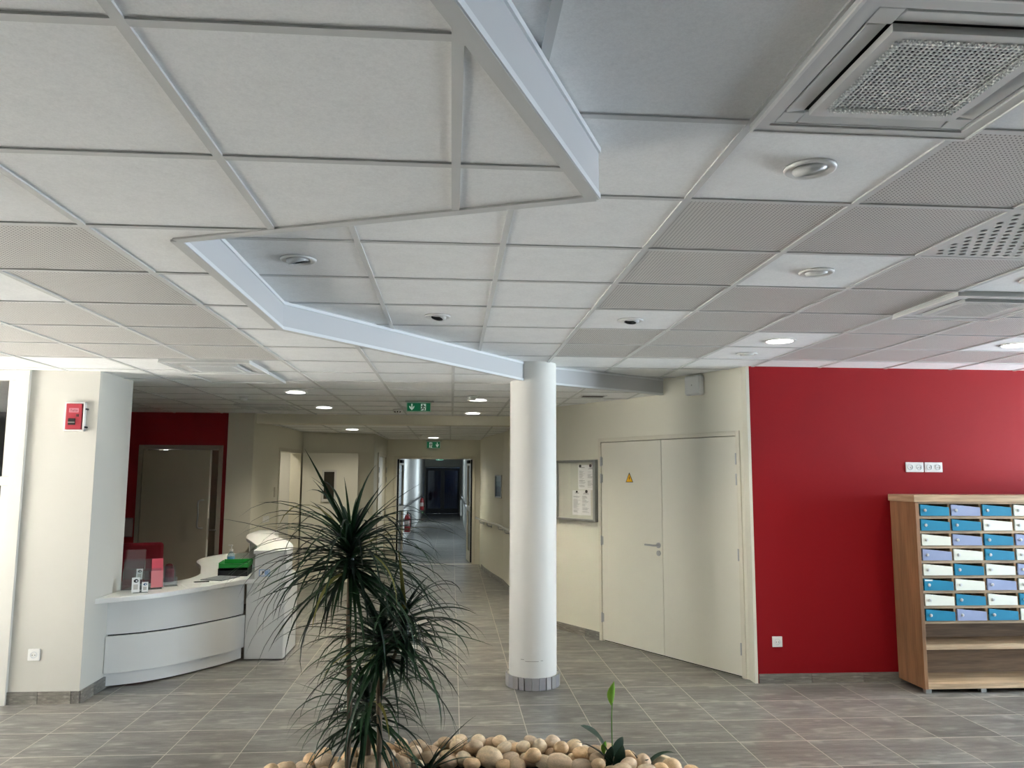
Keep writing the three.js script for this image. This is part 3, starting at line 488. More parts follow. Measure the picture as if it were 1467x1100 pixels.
{ const p = thing('wall_notice', 'pale framed sheet on the red niche wall left of the door', 'notice'); on(p, niche, 0.645, 1.03); mesh('frame', rbox(0.13, 0.24, 0.012, 0.003, 0, 0, 0.006), M('#8d7f80', 0.5), p); mesh('sheet', box(0.11, 0.215, 0.003, 0, 0, 0.0125), M('#b9a9aa', 0.6), p); }
{
  const p = thing('framed_picture', 'small framed blue picture on the curved passage wall left of the column', 'picture'), W = run([0.70, 13.5], [0.83, 12.6]); on(p, W, 0.55, 1.53);
  mesh('frame', join([rbox(0.5, 0.02, 0.02, 0.003, 0, 0.175, 0.01), rbox(0.5, 0.02, 0.02, 0.003, 0, -0.175, 0.01), rbox(0.02, 0.37, 0.02, 0.003, -0.24, 0, 0.01), rbox(0.02, 0.37, 0.02, 0.003, 0.24, 0, 0.01)]), alu, p);
  mesh('image', box(0.47, 0.34, 0.006, 0, 0, 0.005), M('#ffffff', 0.4, { map: canvasTex(128, 96, (x, w, h) => { const g = ['#8fa9b5', '#6d8fa3', '#3f6a86', '#234a66']; g.forEach((c, k) => { x.fillStyle = c; x.fillRect(0, k * 24, w, 24); }); x.fillStyle = '#1e3444'; for (let k = 0; k < 6; k++) x.fillRect(10 + k * 20, 40 + (k * 13) % 20, 10, 40); }) }), p);
}
{ // handrails
  const h = thing('handrail', 'white handrail on brackets along the curved passage wall left of the column', 'handrail'), off = [[0.47, 14.9], [0.52, 14.35], [0.62, 13.5], [0.755, 12.6], [0.855, 10.9], [0.92, 9.7]];
  mesh('rail', tube(off.map(p => [p[0], 0.92, -p[1]]), 0.021, 60, 12), M('#d9d3c4', 0.35), h);
  for (const [x, d] of [[0.515, 14.4], [0.615, 13.55], [0.752, 12.62], [0.80, 11.8], [0.87, 10.6]]) mesh('bracket', join([tube([[x, 0.905, -d], [x + 0.01, 0.86, -d], [x + 0.075, 0.85, -d]], 0.009, 12, 8), cyl(0.03, 0.03, 0.012, 14).rotateZ(Math.PI / 2).translate(x + 0.078, 0.85, -d)]), steel, h);
  for (const [x, sx, label] of [[-1.14, -1, 'dark handrail along the left wall of the far corridor'], [0.37, 1, 'dark handrail along the right wall of the far corridor']]) {
    const r = thing('handrail', label, 'handrail'); mesh('rail', tube([[x, 0.92, -17.6], [x, 0.92, -24], [x, 0.92, -31]], 0.024, 30, 10), M('#3c342e', 0.45), r);
    for (let d = 18; d < 31; d += 2.4) mesh('bracket', box(0.07, 0.02, 0.02, x + sx * 0.038, 0.9, -d), steel, r);
  }
}
function extinguisher(label, x, d, y) {
  const e = thing('fire_extinguisher', label, 'fire extinguisher', x, y, d), red = M('#7a0d13', 0.3);
  mesh('cylinder', lathe([[0, 0], [0.07, 0.004], [0.078, 0.02], [0.078, 0.36], [0.06, 0.42], [0.028, 0.445], [0.028, 0.46], [0, 0.46]]), red, e); mesh('label', new THREE.CylinderGeometry(0.0786, 0.0786, 0.14, 20, 1, true, -0.9, 1.8).translate(0, 0.22, 0), M('#a79a92', 0.5), e);
  mesh('valve', join([cyl(0.02, 0.022, 0.05, 12, 0, 0.485, 0), box(0.02, 0.016, 0.13, 0, 0.52, 0.03), box(0.02, 0.012, 0.11, 0, 0.5, 0.04)]), black, e);
  mesh('hose', tube([[0.02, 0.49, 0], [0.08, 0.45, 0.01], [0.095, 0.3, 0.01], [0.09, 0.12, 0.01]], 0.011, 20, 8), black, e); mesh('wall_bracket', box(0.04, 0.1, 0.03, -0.085, 0.3, 0), steel, e);
}
extinguisher('nearer red fire extinguisher on the left wall of the far corridor', -1.11, 20.4, 0.27); extinguisher('further red fire extinguisher on the left wall near the dark doors', -1.11, 30.2, 0.4);
{ const r = thing('radiator', 'white radiator on the right wall near the dark doors', 'radiator', 0.39, 0, 31.5); for (let k = 0; k < 12; k++) mesh('fin', rbox(0.07, 0.6, 0.07, 0.015, 0, 0.45, 0.5 - k * 0.09), white, r); mesh('pipe', cyl(0.012, 0.012, 0.2, 8, 0, 0.1, 0.4), white, r); }
// ---------------------------------------------------------------- signs on the ceiling
function exitSign(label, x, y, d, w, h, flip) {
  const g = thing('exit_sign', label, 'exit sign', x, y, d);
  const face = canvasTex(256, 100, (c, W, H) => {
    c.fillStyle = '#00734a'; c.fillRect(0, 0, W, H); c.save(); if (flip) { c.translate(W, 0); c.scale(-1, 1); }
    c.fillStyle = '#eafaf0'; c.beginPath(); c.moveTo(44, 10); c.lineTo(60, 10); c.lineTo(59, 58); c.lineTo(70, 40); c.lineTo(82, 36); c.lineTo(76, 62); c.lineTo(52, 90); c.lineTo(26, 62); c.lineTo(20, 36); c.lineTo(33, 40); c.lineTo(45, 58); c.fill();
    c.fillRect(152, 10, 56, 82); c.fillStyle = '#053d27'; c.beginPath(); c.arc(176, 24, 8, 0, 7); c.fill(); c.lineWidth = 10; c.strokeStyle = '#053d27'; c.lineCap = 'round';
    for (const l of [[182, 34, 172, 58], [182, 36, 200, 48], [178, 36, 160, 44], [172, 58, 192, 68, 186, 86], [172, 58, 164, 74, 150, 76]]) { c.beginPath(); c.moveTo(l[0], l[1]); for (let k = 2; k < l.length; k += 2) c.lineTo(l[k], l[k + 1]); c.stroke(); }
    c.restore();
  });
  mesh('sign_face', box(w, h, 0.008, 0, -h / 2, 0), new THREE.MeshStandardMaterial({ color: '#ffffff', map: face, emissive: '#ffffff', emissiveMap: face, emissiveIntensity: 0.12, roughness: 0.35 }), g);
  mesh('sign_border', join([box(w + 0.02, 0.008, 0.01, 0, 0.004, 0), box(w + 0.02, 0.008, 0.01, 0, -h - 0.004, 0), box(0.01, h + 0.016, 0.01, -w / 2 - 0.005, -h / 2, 0), box(0.01, h + 0.016, 0.01, w / 2 + 0.005, -h / 2, 0)]), M('#cfe6da', 0.3), g);
  mesh('mounting_bar', rbox(w + 0.06, 0.014, 0.05, 0.004, 0.01, 0.016, 0), alu, g); return g;
}
exitSign('large green exit sign hanging from the white ceiling before the beam', -0.362, 2.476, 8.43, 0.246, 0.088, false);
exitSign('smaller green exit sign above the open corridor doors', -0.36, 2.355, 15.28, 0.25, 0.12, true);
exitSign('most distant green exit sign in the far corridor', -0.45, 2.46, 29.5, 0.24, 0.18, true);
{ const s = thing('motion_detector', 'small white motion detector on the ceiling left of the exit sign', 'detector', -0.665, 2.5, 9.6); mesh('dome', lathe([[0, -0.055], [0.03, -0.05], [0.055, -0.03], [0.06, 0], [0, 0]], 24), white, s); mesh('lens', join([-0.03, 0, 0.03].map(x => rbox(0.014, 0.016, 0.012, 0.003, x, -0.03, 0.052 - Math.abs(x) * 0.3))), darkGap, s); }
function smoke(label, x, y, d) { const s = thing('smoke_detector', label, 'smoke detector', x, y, d); mesh('base', lathe([[0, -0.018], [0.048, -0.018], [0.052, 0], [0, 0]], 24), white, s); mesh('chamber', lathe([[0, -0.045], [0.03, -0.044], [0.036, -0.018], [0, -0.018]], 24), white, s); }
smoke('white smoke detector beside the lit lamp above the exit sign side', 0.2, 2.5, 7.85); smoke('white smoke detector left of the lit lamps near the ceiling cassette', -2.14, 2.5, 8.2); smoke('white smoke detector on the lower passage ceiling', -0.55, 2.4, 13.4);
{ const v = thing('ceiling_vent', 'small dark rectangular vent in the ceiling right of the column', 'vent', 1.40, 2.497, 7.72); mesh('frame', join([box(0.26, 0.006, 0.02, 0, 0, 0.09), box(0.26, 0.006, 0.02, 0, 0, -0.09), box(0.02, 0.006, 0.2, -0.12, 0, 0), box(0.02, 0.006, 0.2, 0.12, 0, 0)]), metalWhite, v); mesh('core', box(0.22, 0.004, 0.16, 0, 0.001, 0), darkGap, v); for (let k = 0; k < 5; k++) mesh('slat', box(0.22, 0.003, 0.006, 0, -0.002, -0.06 + k * 0.03), M('#55534e', 0.5), v); }
// ---------------------------------------------------------------- lamps
function litLamp(label, x, y, d, power, r = 0.1) {
  const g = thing('downlight', label, 'downlight', x, y, d);
  mesh('trim_ring', lathe([[r * 0.86, -0.004], [r * 1.08, -0.006], [r * 1.12, 0.0], [r * 0.86, 0.0]], 36), white, g); mesh('diffuser', cyl(r * 0.9, r * 0.9, 0.006, 36, 0, -0.003, 0), lamp, g);
  const l = new THREE.SpotLight(new THREE.Color(1, 0.93, 0.76), power, 0, 1.25, 0.9, 2); l.position.set(x, y - 0.03, -d); l.target.position.set(x, 0, -d); l.castShadow = true; l.shadow.radius = 4; scene.add(l, l.target); return g;
}
const LP = 7;
litLamp('lit round lamp in the white ceiling above the reception desk', -1.52, LOW, 7.69, LP * 0.42); litLamp('lit round lamp in the white ceiling just before the beam at left', -1.52, LOW, 9.40, LP * 0.8);
litLamp('lit round lamp in the white ceiling right of the exit sign', 0.27, LOW, 8.26, LP * 0.85); litLamp('lit round lamp just before the beam near the column', 0.26, LOW, 10.04, LP * 0.85);
litLamp('lit round lamp in the passage ceiling above the open door', -1.53, COR, 12.15, LP * 0.26); litLamp('lit round lamp in the passage ceiling above the far exit sign', -0.345, COR, 14.6, LP * 0.5);
litLamp('added unseen lamp lighting the room behind the open passage door', -3.1, 2.6, 12.5, LP * 0.45);  // lamp out of sight, added to brighten the room beyond the doorway
litLamp('lit round lamp in the raised ceiling near the red wall corner', 2.295, HIGH, 5.285, LP * 0.8); litLamp('lit round lamp in the raised ceiling above the mailboxes', 4.05, HIGH, 5.28, LP * 0.35);
function offLamp(label, x, d, tilt) {
  const g = thing('recessed_spotlight', label, 'spotlight', x, HIGH, d);
  mesh('trim_ring', lathe([[0.052, -0.002], [0.07, -0.008], [0.078, -0.005], [0.08, 0.003], [0.05, 0.003]], 40), white, g);
  const eye = new THREE.Group(); eye.name = 'eyeball'; eye.position.y = 0.0; eye.rotation.set(0.25 * tilt, 0, 0.3 * tilt); g.add(eye);
  mesh('swivel_ring', lathe([[0.037, -0.014], [0.048, -0.012], [0.054, 0.0], [0.05, 0.02], [0.037, -0.004], [0.037, -0.014]], 36), metalWhite, eye);
  mesh('reflector', lathe([[0.037, -0.012], [0.032, 0.012], [0.02, 0.03], [0.012, 0.034], [0, 0.034]], 30), M('#3c3d3e', 0.3, { metalness: 0.7, side: THREE.DoubleSide }), eye); mesh('bulb', lathe([[0, 0.005], [0.01, 0.01], [0.012, 0.034], [0, 0.034]], 16), M('#d9d6c8', 0.2), eye);
}
offLamp('unlit recessed spotlight nearest the large ceiling cassette', 1.102, 2.268, 1); offLamp('unlit recessed spotlight between the perforated tiles before the red wall', 1.695, 3.467, 0.6); offLamp('unlit recessed spotlight in the tile near the column top', 1.086, 4.672, -0.5);
offLamp('unlit recessed spotlight beside the lit lamp near the red wall corner', 2.289, 5.885, 0.4); offLamp('unlit recessed spotlight at the right picture edge', 2.82, 3.50, -0.4); offLamp('unlit recessed spotlight in the shaded left corner of the raised ceiling', -0.695, 3.468, 0.8); offLamp('unlit recessed spotlight above the long slanting fascia', -0.098, 4.665, -0.7);
// ---------------------------------------------------------------- ceiling cassettes and air grille
function cassette(label, x, d, h, size, n) {
  const g = thing('ceiling_cassette', label, 'air conditioner', x, h, d), s = size / 0.62, q = v => v * s;
  const ring = (a, b, y0, y1) => join([box(2 * a, y1 - y0, a - b, 0, (y0 + y1) / 2, (a + b) / 2), box(2 * a, y1 - y0, a - b, 0, (y0 + y1) / 2, -(a + b) / 2), box(a - b, y1 - y0, 2 * b, (a + b) / 2, (y0 + y1) / 2, 0), box(a - b, y1 - y0, 2 * b, -(a + b) / 2, (y0 + y1) / 2, 0)]);
  mesh('outer_frame', ring(q(0.31), q(0.272), -0.02, 0.006), metalWhite, g); mesh('frame_lip', ring(q(0.313), q(0.305), -0.024, -0.018), white, g);
  mesh('inner_frame', ring(q(0.27), q(0.262), -0.016, 0.004), metalWhite, g); mesh('recess_back', box(q(0.6), 0.004, q(0.6), 0, 0.012, 0), black, g);
  for (let k = 0; k < 4; k++) { const f = mesh('air_flap', rbox(q(0.40), 0.008, q(0.05), 0.003, 0, 0, 0), metalWhite, g); const a = k * Math.PI / 2; f.position.set(Math.sin(a) * q(0.232), -0.010, Math.cos(a) * q(0.232)); f.rotation.set(0.16, a, 0, 'YXZ'); const c = mesh('corner_plate', rbox(q(0.058), 0.012, q(0.058), 0.003, 0, 0, 0), metalWhite, g); c.position.set(Math.sin(a + Math.PI / 4) * q(0.232) * 1.414, -0.010, Math.cos(a + Math.PI / 4) * q(0.232) * 1.414); }
  const R = 0.196; mesh('centre_panel', ring(q(R), q(0.148), -0.026, -0.008), metalWhite, g);
  const bars = []; for (let k = 0; k <= n; k++) { const p = -0.15 + 0.3 * k / n, w = 0.0044; bars.push(box(q(0.3), 0.0025, q(w), 0, -0.023, q(p)), box(q(w), 0.0025, q(0.3), q(p), -0.0235, 0)); }
  mesh('intake_grille', join(bars), metalWhite, g); mesh('filter', box(q(0.3), 0.003, q(0.3), 0, 0.004, 0), M('#10110f', 0.9), g);
  const nubs = []; for (let k = 0; k < 26; k++) for (const e of [0.156, 0.166]) { const p = -0.156 + 0.312 * k / 25; for (const [a, b] of [[p, e], [p, -e], [e, p], [-e, p]]) nubs.push(new THREE.SphereGeometry(q(0.0036), 6, 4).translate(q(a), -0.027, q(b))); }
  mesh('grille_nubs', join(nubs), white, g);
  return g;
}
cassette('large white ceiling cassette at the top right of the picture', 1.105, 1.672, HIGH, 0.615, 24);
cassette('white ceiling cassette near the red wall at the right picture edge', 2.9, 4.072, HIGH, 0.61, 20);
cassette('white ceiling cassette at the left above the pillar', -1.74, 5.88, LOW, 0.62, 20);
cassette('most distant white ceiling cassette above the reception niche', -2.165, 9.34, LOW, 0.61, 18);
{ const p = thing('access_panel', 'flat white panel joined to the far side of the left ceiling cassette', 'ceiling panel', -1.74, LOW, 6.49); mesh('panel', rbox(0.6, 0.016, 0.56, 0.003, 0, -0.008, 0), metalWhite, p); mesh('panel_lip', join([box(0.008, 0.022, 0.6, -0.309, -0.011, 0), box(0.008, 0.022, 0.6, 0.309, -0.011, 0), box(0.62, 0.022, 0.008, 0, -0.011, -0.3)]), metalWhite, p); }
{ // air grille with large holes
  const g = thing('air_grille', 'ceiling air grille tile with large round holes at the right edge', 'air grille', 2.3, HIGH, 2.869), s = new THREE.Shape([[-0.295, -0.295], [0.295, -0.295], [0.295, 0.295], [-0.295, 0.295]].map(p => new THREE.Vector2(...p)));
  const rims = [];
  for (let j = 0; j < 12; j++) for (let i = 0; i < 11 - (j % 2); i++) { const x = -0.25 + i * 0.05 + (j % 2) * 0.025, y = -0.248 + j * 0.045; const h = new THREE.Path(); h.absarc(x, y, 0.0135, 0, Math.PI * 2, true); s.holes.push(h); rims.push(new THREE.TorusGeometry(0.0145, 0.0018, 5, 14).rotateX(Math.PI / 2).translate(x, -0.0005, -y)); }
  mesh('plate', new THREE.ExtrudeGeometry(s, { depth: 0.0018, bevelEnabled: false, curveSegments: 7 }).rotateX(-Math.PI / 2), metalWhite, g); mesh('hole_rims', join(rims), metalWhite, g); mesh('plenum_back', box(0.588, 0.003, 0.588, 0, 0.012, 0), black, g);
}
// ---------------------------------------------------------------- mailboxes
{
  const woodL = M('#ffffff', 0.5, { map: woodMap }), woodS = M('#c9a887', 0.5, { map: woodMap.clone() }), woodB = M('#b5aaa2', 0.55, { map: woodMap });
  woodS.map.rotation = Math.PI / 2; woodS.map.needsUpdate = true; const woodSideShade = M('#b9a08c', 0.5, { map: woodS.map }), woodU = M('#f4ece2', 0.5, { map: woodS.map });  // side panels: the shade on them is put into a darker wood colour
  const g = thing('mailbox_cabinet', 'wooden cabinet of coloured mailboxes standing against the red wall', 'mailbox cabinet', 3.765, 0, 6.17), cols = 7, pitch = 0.27, Wd = 0.03 * 2 + cols * pitch + 0.0, D = 0.37;
  const uvm = (geo, k = 1) => { const p = geo.attributes.position, n = geo.attributes.normal, uv = geo.attributes.uv, o = rnd(); for (let i = 0; i < p.count; i++) { const ax = Math.abs(n.getX(i)), ay = Math.abs(n.getY(i)); const a = ax > 0.6 ? p.getZ(i) : p.getX(i), b = ay > 0.6 ? p.getZ(i) : p.getY(i); uv.setXY(i, a * 0.8 * k + o, b * 0.8 * k + o); } return geo; };
  mesh('side_panel', uvm(rbox(0.03, 1.47, D, 0.002, 0.015, 0.77, -D / 2)), woodSideShade, g); mesh('side_panel', uvm(rbox(0.03, 1.47, D, 0.002, Wd - 0.015, 0.77, -D / 2)), woodSideShade, g);
  mesh('top_board', uvm(rbox(Wd + 0.03, 0.056, D + 0.012, 0.003, Wd / 2, 1.534, -D / 2 + 0.006)), woodL, g); mesh('bottom_board', uvm(rbox(Wd - 0.06, 0.04, D, 0.002, Wd / 2, 0.055, -D / 2)), woodL, g);
  mesh('shelf', uvm(rbox(Wd - 0.06, 0.04, D - 0.06, 0.002, Wd / 2, 0.345, -D / 2 - 0.03)), woodL, g); mesh('back_panel', uvm(box(Wd - 0.06, 1.4, 0.012, Wd / 2, 0.77, -D + 0.008)), woodB, g);
  for (const x of [0.04, 0.5, 1.0, 1.5, Wd - 0.04]) mesh('foot', rbox(0.045, 0.034, 0.045, 0.003, x, 0.017, -0.04), alu, g);
  for (let r = 0; r <= 8; r++) { const y = 1.5 - r * 0.119 - (r === 8 ? 0.0 : 0); mesh('divider', uvm(box(Wd - 0.06, 0.022, D - 0.03, Wd / 2, y, -D / 2 - 0.008)), woodL, g); }
  for (let c = 1; c < cols; c++) mesh('upright', uvm(box(0.02, 0.95, D - 0.03, 0.03 + c * pitch, 1.024, -D / 2 - 0.01)), woodU, g);
  mesh('box_back', box(Wd - 0.06, 0.96, 0.01, Wd / 2, 1.024, -0.3), black, g);
  const rows = ['TLTWTLW', 'TTWWLTW', 'WLTLWTT', 'LWTWTLW', 'WTWLTWT', 'TWLWWTL', 'WTWTLWT', 'TLTWTTL'], cm = { T: M('#1581a6', 0.42), L: M('#95a2c4', 0.45), W: M('#eef0e4', 0.42) };
  const leaf = new THREE.Shape([[-0.122, -0.045], [0.122, -0.045], [0.122, 0.021], [-0.122, 0.044]].map(p => new THREE.Vector2(...p))), leafG = new THREE.ExtrudeGeometry(leaf, { depth: 0.012, bevelEnabled: true, bevelSize: 0.0012, bevelThickness: 0.0012, bevelSegments: 1 });
  const lockMat = M('#e4e6e7', 0.3, { metalness: 0.35 }), lockG = join([disc(0.0125, 0.006, 0, 0, 0.003, 18), disc(0.009, 0.01, 0, 0, 0.006, 16), box(0.0022, 0.009, 0.002, 0, 0, 0.0115)]);
  rows.forEach((row, r) => [...row].forEach((k, c) => {
    const d = mesh('mailbox_door', leafG, cm[k], g); d.position.set(0.03 + (c + 0.5) * pitch + (c === 0 ? 0.004 : 0), 1.4405 - r * 0.119, -0.02); d.userData.label = { T: 'teal mailbox door', L: 'lavender mailbox door', W: 'white mailbox door' }[k];
    const l = mesh('lock', lockG, lockMat, d); l.position.set(-0.083, -0.002, 0.0125); l.userData.label = 'round chrome lock';
    if (r === 5 && c === 0) { const s = mesh('name_strip', box(0.066, 0.012, 0.001, -0.085, 0.035, 0.0138), white, d); s.userData.label = 'white name strip'; }
  }));
}
// ---------------------------------------------------------------- planting bed
{
  const bed = []; const CX = 0.12, CZ = 4.16, RX = 1.3, RZ = 0.84;
  for (let k = 0; k < 40; k++) { const a = k / 40 * Math.PI * 2; bed.push([CX + Math.cos(a) * (RX - 0.05), CZ + Math.sin(a) * (RZ - 0.05)]); }
  stuff(tag(mesh('planting_soil', prism(bed, 0.001, 0.035, 0.006), M('#3a3129', 0.95)), 'dark soil of the planting bed under the pebbles and plants', 'soil'));
  const shapes = []; for (let k = 0; k < 7; k++) {
    const g = new THREE.SphereGeometry(0.5, 18, 12), p = g.attributes.position, a = rr(0.75, 0.95), b = rr(0.6, 0.78), w = [rr(0, 6), rr(0, 6), rr(0, 6)];
    for (let i = 0; i < p.count; i++) { const x = p.getX(i), y = p.getY(i), z = p.getZ(i), n = 1 + 0.06 * Math.sin(x * 5 + w[0]) + 0.05 * Math.sin(z * 6 + w[1]) + 0.04 * Math.sin(y * 6 + w[2]); p.setXYZ(i, x * n, y * b * n, z * a * n); }
    g.computeVertexNormals(); shapes.push(g);
  }
  const mats = ['#fff0d8', '#f0dcc0', '#fff6e6', '#e0d0bc', '#f6e6d2', '#e8dccf', '#ffe6c4', '#d2c2ae'].map(c => M(c, 0.55, { map: stoneMap }));
  const placed = [];
  const put = (x, d, s, y) => {
    for (const q of placed) { const dist = Math.hypot(q[0] - x, q[1] - d, (q[3] - y) * 1.25); if (dist < (q[2] + s) * 0.43) return false; }
    placed.push([x, d, s, y]); return true;
  };
  for (let n = 0; n < 9000 && placed.length < 150; n++) { // ground layer, the far half of the bed only: the near half lies below the picture
    const a = rr(0.02, Math.PI - 0.02), f = Math.sqrt(rr(0.40, 1)), s = rr(0.09, 0.15); if (inFrame(CX + Math.cos(a) * RX * f, 0.1, CZ + Math.sin(a) * RZ * f, 1.04)) put(CX + Math.cos(a) * RX * f, CZ + Math.sin(a) * RZ * f, s, 0.035 + s * 0.3);
  }
  const ground = placed.length;
  for (let n = 0; n < 9000 && placed.length < ground + 70; n++) { const a = rr(0.05, Math.PI - 0.05), f = Math.sqrt(rr(0.45, 0.93)), s = rr(0.085, 0.14); if (inFrame(CX + Math.cos(a) * RX * f, 0.16, CZ + Math.sin(a) * RZ * f, 1.03)) put(CX + Math.cos(a) * RX * f, CZ + Math.sin(a) * RZ * f, s, 0.115); }
  placed.forEach(([x, d, s, y]) => { const p = tag(mesh('pebble', pick(shapes), pick(mats)), 'smooth beige or tan pebble among those edging the planting bed', 'pebble', 'pebbles of the planting bed'); p.position.set(x, y, -d); p.scale.setScalar(s * 1.06); p.rotation.set(rr(-0.25, 0.25), rr(0, 6.28), rr(-0.25, 0.25)); });
}
// leaf blade: starts at the origin along +z, bends down by droop; folded along its midrib
function blade(len, w, elev, droop, fold, n, prof, twist = 0) {
  const pos = [], idx = [], uv = []; let y = 0, z = 0, e = elev;
  for (let i = 0; i <= n; i++) {
    const t = i / n, ww = w * prof(t) / 2, s = Math.sin(e), c = Math.cos(e), tw = twist * t;
    for (const k of [-1, 0, 1]) { const up = Math.abs(k) * fold * ww, sx = k * ww; pos.push(sx * Math.cos(tw), y + up * c + sx * Math.sin(tw), z - up * s); uv.push(k * 0.5 + 0.5, t); }
    if (i < n) { for (const k of [0, 1]) { const a = i * 3 + k; idx.push(a, a + 3, a + 1, a + 1, a + 3, a + 4); } y += len / n * s; z += len / n * c; e -= droop / n * (0.35 + 1.3 * t); }
  }
  const g = new THREE.BufferGeometry(); g.setAttribute('position', new THREE.Float32BufferAttribute(pos, 3)); g.setAttribute('uv', new THREE.Float32BufferAttribute(uv, 2)); g.setIndex(idx); g.computeVertexNormals(); return g;
}
const leafGreen = ['#16301b', '#122818', '#1d3a23', '#0f2015', '#264427'].map(c => P(c, 0.42, { side: THREE.DoubleSide, specularIntensity: 0.6 }));
const leafOld = P('#7d7a3a', 0.6, { side: THREE.DoubleSide });
const swordProf = t => t < 0.08 ? 0.75 + t * 3 : Math.pow(Math.max(0.02, 1 - Math.pow(t, 1.8)), 0.9);
function dracaena(label, x, d, stemPts, heads) {
  const g = thing('dracaena', label, 'plant', x, 0.03, d), bark = M('#6f665a', 0.85, { map: stoneMap });
  stemPts.forEach(([pts, r]) => { mesh('stem', tube(pts, r, 20, 10), bark, g); });
  for (const [hx, hy, hz, n, L, spread] of heads) {
    mesh('crown', lathe([[0, -0.1], [0.02, -0.09], [0.026, 0], [0.016, 0.1], [0, 0.13]], 12).translate(hx, hy, hz), leafGreen[3], g);
    for (let k = 0; k < n; k++) {
      const t = k / n, young = t < 0.06, elev = young ? rr(0.5, 1.3) : 0.7 - 1.0 * (t - 0.06) / 0.94 + rr(-0.4, 0.35), len = L * (young ? rr(0.5, 0.85) : rr(0.62, 1.12)), droop = young ? rr(0.2, 1.0) : k % 9 === 4 ? rr(0.1, 0.5) : rr(1.0, 2.3) * (0.75 + 0.25 * Math.max(0.2, elev + 0.5));
      const b = mesh('leaf', blade(len, rr(0.02, 0.03), elev, droop * spread, 0.35, 9, swordProf, rr(-0.5, 0.5)), rnd() < 0.015 ? leafOld : pick(leafGreen), g);
      b.position.set(hx, hy + 0.11 - 0.2 * t, hz); b.rotation.y = k * 2.399 + rr(-0.2, 0.2);
    }
  }
  return g;
}
dracaena('tallest dracaena with a drooping mop of narrow leaves in the pebble bed', -0.545, 4.5, [[[[0, 0, 0], [0.008, 0.4, 0.01], [-0.01, 0.8, 0], [-0.012, 1.2, 0]], 0.014]], [[-0.012, 1.2, 0, 195, 0.70, 1]]);
dracaena('middle-height dracaena right of the tallest one in the pebble bed', -0.375, 4.45, [[[[0, 0, 0], [0.006, 0.3, 0], [-0.004, 0.5, 0], [0, 0.74, 0]], 0.015], [[[0.0, 0.46, 0], [0.05, 0.62, 0.02], [0.13, 0.83, 0.02]], 0.01]], [[0, 0.73, 0, 112, 0.58, 1], [0.13, 0.83, 0.02, 80, 0.5, 0.95]]);
dracaena('lowest dracaena between the two taller stems in the pebble bed', -0.455, 4.62, [[[[0, 0, 0], [0.01, 0.15, 0], [0, 0.33, 0]], 0.017]], [[0, 0.33, 0, 112, 0.48, 1.05]]);
{ // stemless young plant
  const g = thing('spiky_plant', 'small spiky young plant with upright leaves at the right foot of the dracaenas', 'plant', -0.115, 0.06, 4.6);
  const spec = [[0.34, 1.0, 0.35, 1.35], [0.40, 0.95, 0.5, 1.75], [0.30, 0.75, 0.25, 1.55], [0.36, 0.72, 0.2, 1.4], [0.3, 0.62, 0.15, 1.62], [0.28, 1.15, 0.6, 1.2], [0.28, 1.2, 0.5, -1.3], [0.3, 0.9, 0.9, -1.6], [0.24, 0.7, 0.8, -0.6], [0.26, 0.9, 0.9, 0.4], [0.22, 0.5, 0.7, -2.3], [0.24, 0.6, 0.9, 2.6], [0.25, 0.75, 1.0, 0.0], [0.32, 0.5, 0.9, 1.5]];
  spec.forEach(([L, e, dr, a]) => { const b = mesh('leaf', blade(L, 0.026, e, dr, 0.4, 8, swordProf), pick(leafGreen), g); b.rotation.y = a; });
  mesh('crown', lathe([[0, -0.03], [0.024, -0.02], [0.02, 0.03], [0, 0.05]], 12), leafGreen[3], g);
}
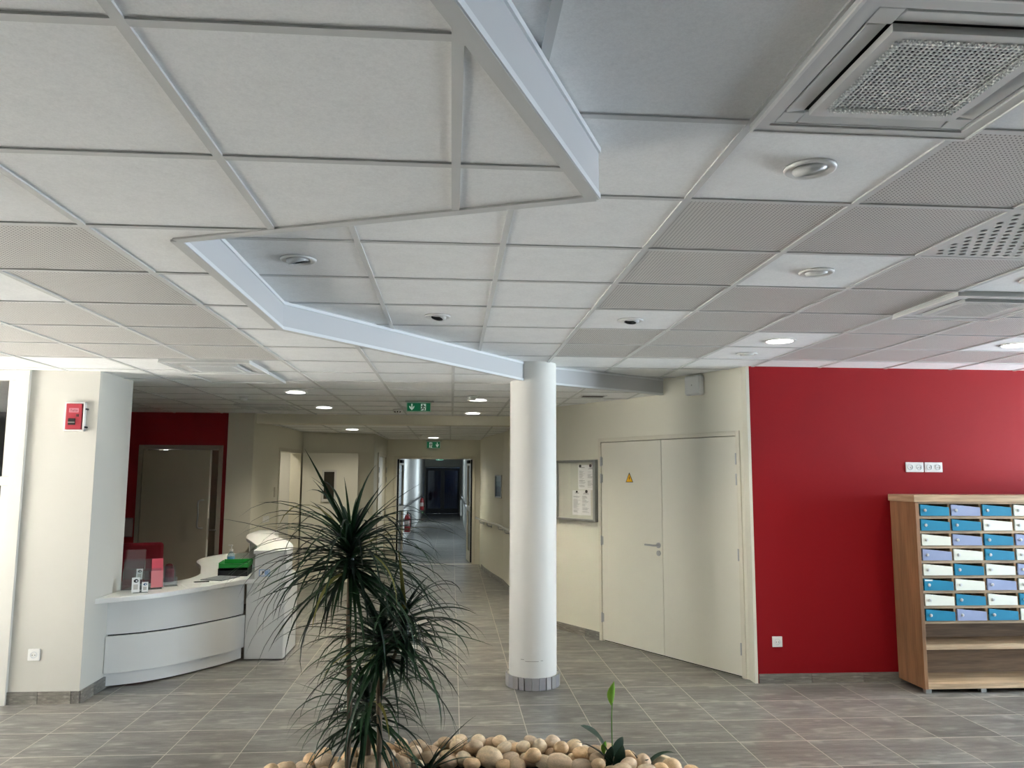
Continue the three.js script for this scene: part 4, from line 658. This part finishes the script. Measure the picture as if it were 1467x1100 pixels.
{ // peace lily
  const ovate = t => Math.pow(Math.sin(Math.PI * Math.min(1, 0.04 + t * 0.96)), 0.8) * (1.1 - 0.35 * t), lily = P('#16392b', 0.38, { side: THREE.DoubleSide }), spathe = P('#7fb63c', 0.45, { side: THREE.DoubleSide, transmission: 0.15, thickness: 0 }), stalk = M('#4d7a34', 0.5);
  const g = thing('peace_lily', 'peace lily with a tall green bud on a thin stalk in the pebbles', 'plant', 0.93, 0.05, 4.58);
  mesh('flower_stalk', tube([[0, 0, 0], [-0.003, 0.15, 0], [-0.004, 0.31, 0], [0.0, 0.37, 0]], 0.0035, 16, 7), stalk, g);
  mesh('spathe', blade(0.145, 0.05, 1.42, 0.12, 0.8, 10, t => Math.pow(Math.sin(Math.PI * Math.min(1, 0.05 + t * 0.95)), 1.1) * (1.25 - 0.5 * t)), spathe, g).position.set(-0.002, 0.355, 0); g.children[1].rotation.y = 0.35;
  mesh('flower_stalk', tube([[-0.01, 0, 0.01], [-0.04, 0.06, 0.01], [-0.05, 0.1, 0.01]], 0.003, 12, 7), stalk, g);
  const s2 = mesh('spathe', blade(0.085, 0.036, 1.4, 0.1, 0.8, 8, t => Math.pow(Math.sin(Math.PI * Math.min(1, 0.05 + t * 0.95)), 1.1)), spathe, g); s2.position.set(-0.05, 0.09, 0.01); s2.rotation.y = 0.3;
  const put = (L, w, e, dr, a, x, y, z, tw) => { const b = mesh('leaf', blade(L, w, e, dr, 0.25, 12, ovate, tw), lily, g); b.position.set(x, y, z); b.rotation.y = a; };
  put(0.31, 0.09, 1.2, 1.0, -1.45, 0.0, 0.03, 0.01, -0.7); put(0.24, 0.06, 0.75, 0.75, -1.7, -0.01, 0.05, 0.03, 0.4); put(0.17, 0.08, 1.45, 0.4, 0.3, 0.03, 0.0, 0.03, 0.1); put(0.16, 0.06, 1.3, 0.5, 0.1, -0.03, 0.02, 0.02, 0.1); put(0.2, 0.07, 1.0, 1.0, 2.6, 0.01, 0.02, -0.01, 0);
  const h = thing('peace_lily', 'small peace lily sprout right of the tall bud at the bed edge', 'plant', 1.09, 0.04, 4.55);
  for (const [L, w, e, dr, a] of [[0.24, 0.06, 1.0, 1.5, 1.5], [0.17, 0.05, 1.3, 0.8, -1.4], [0.14, 0.05, 1.2, 0.9, 0.2], [0.15, 0.05, 0.9, 1.1, 2.9]]) { const b = mesh('leaf', blade(L, w, e, dr, 0.25, 10, ovate), pick([lily, leafGreen[2]]), h); b.rotation.y = a; }
  mesh('stem', tube([[0, -0.01, 0], [0.002, 0.03, 0], [0, 0.05, 0]], 0.006, 6, 7), stalk, h);
}

renderer.render(scene, camera);
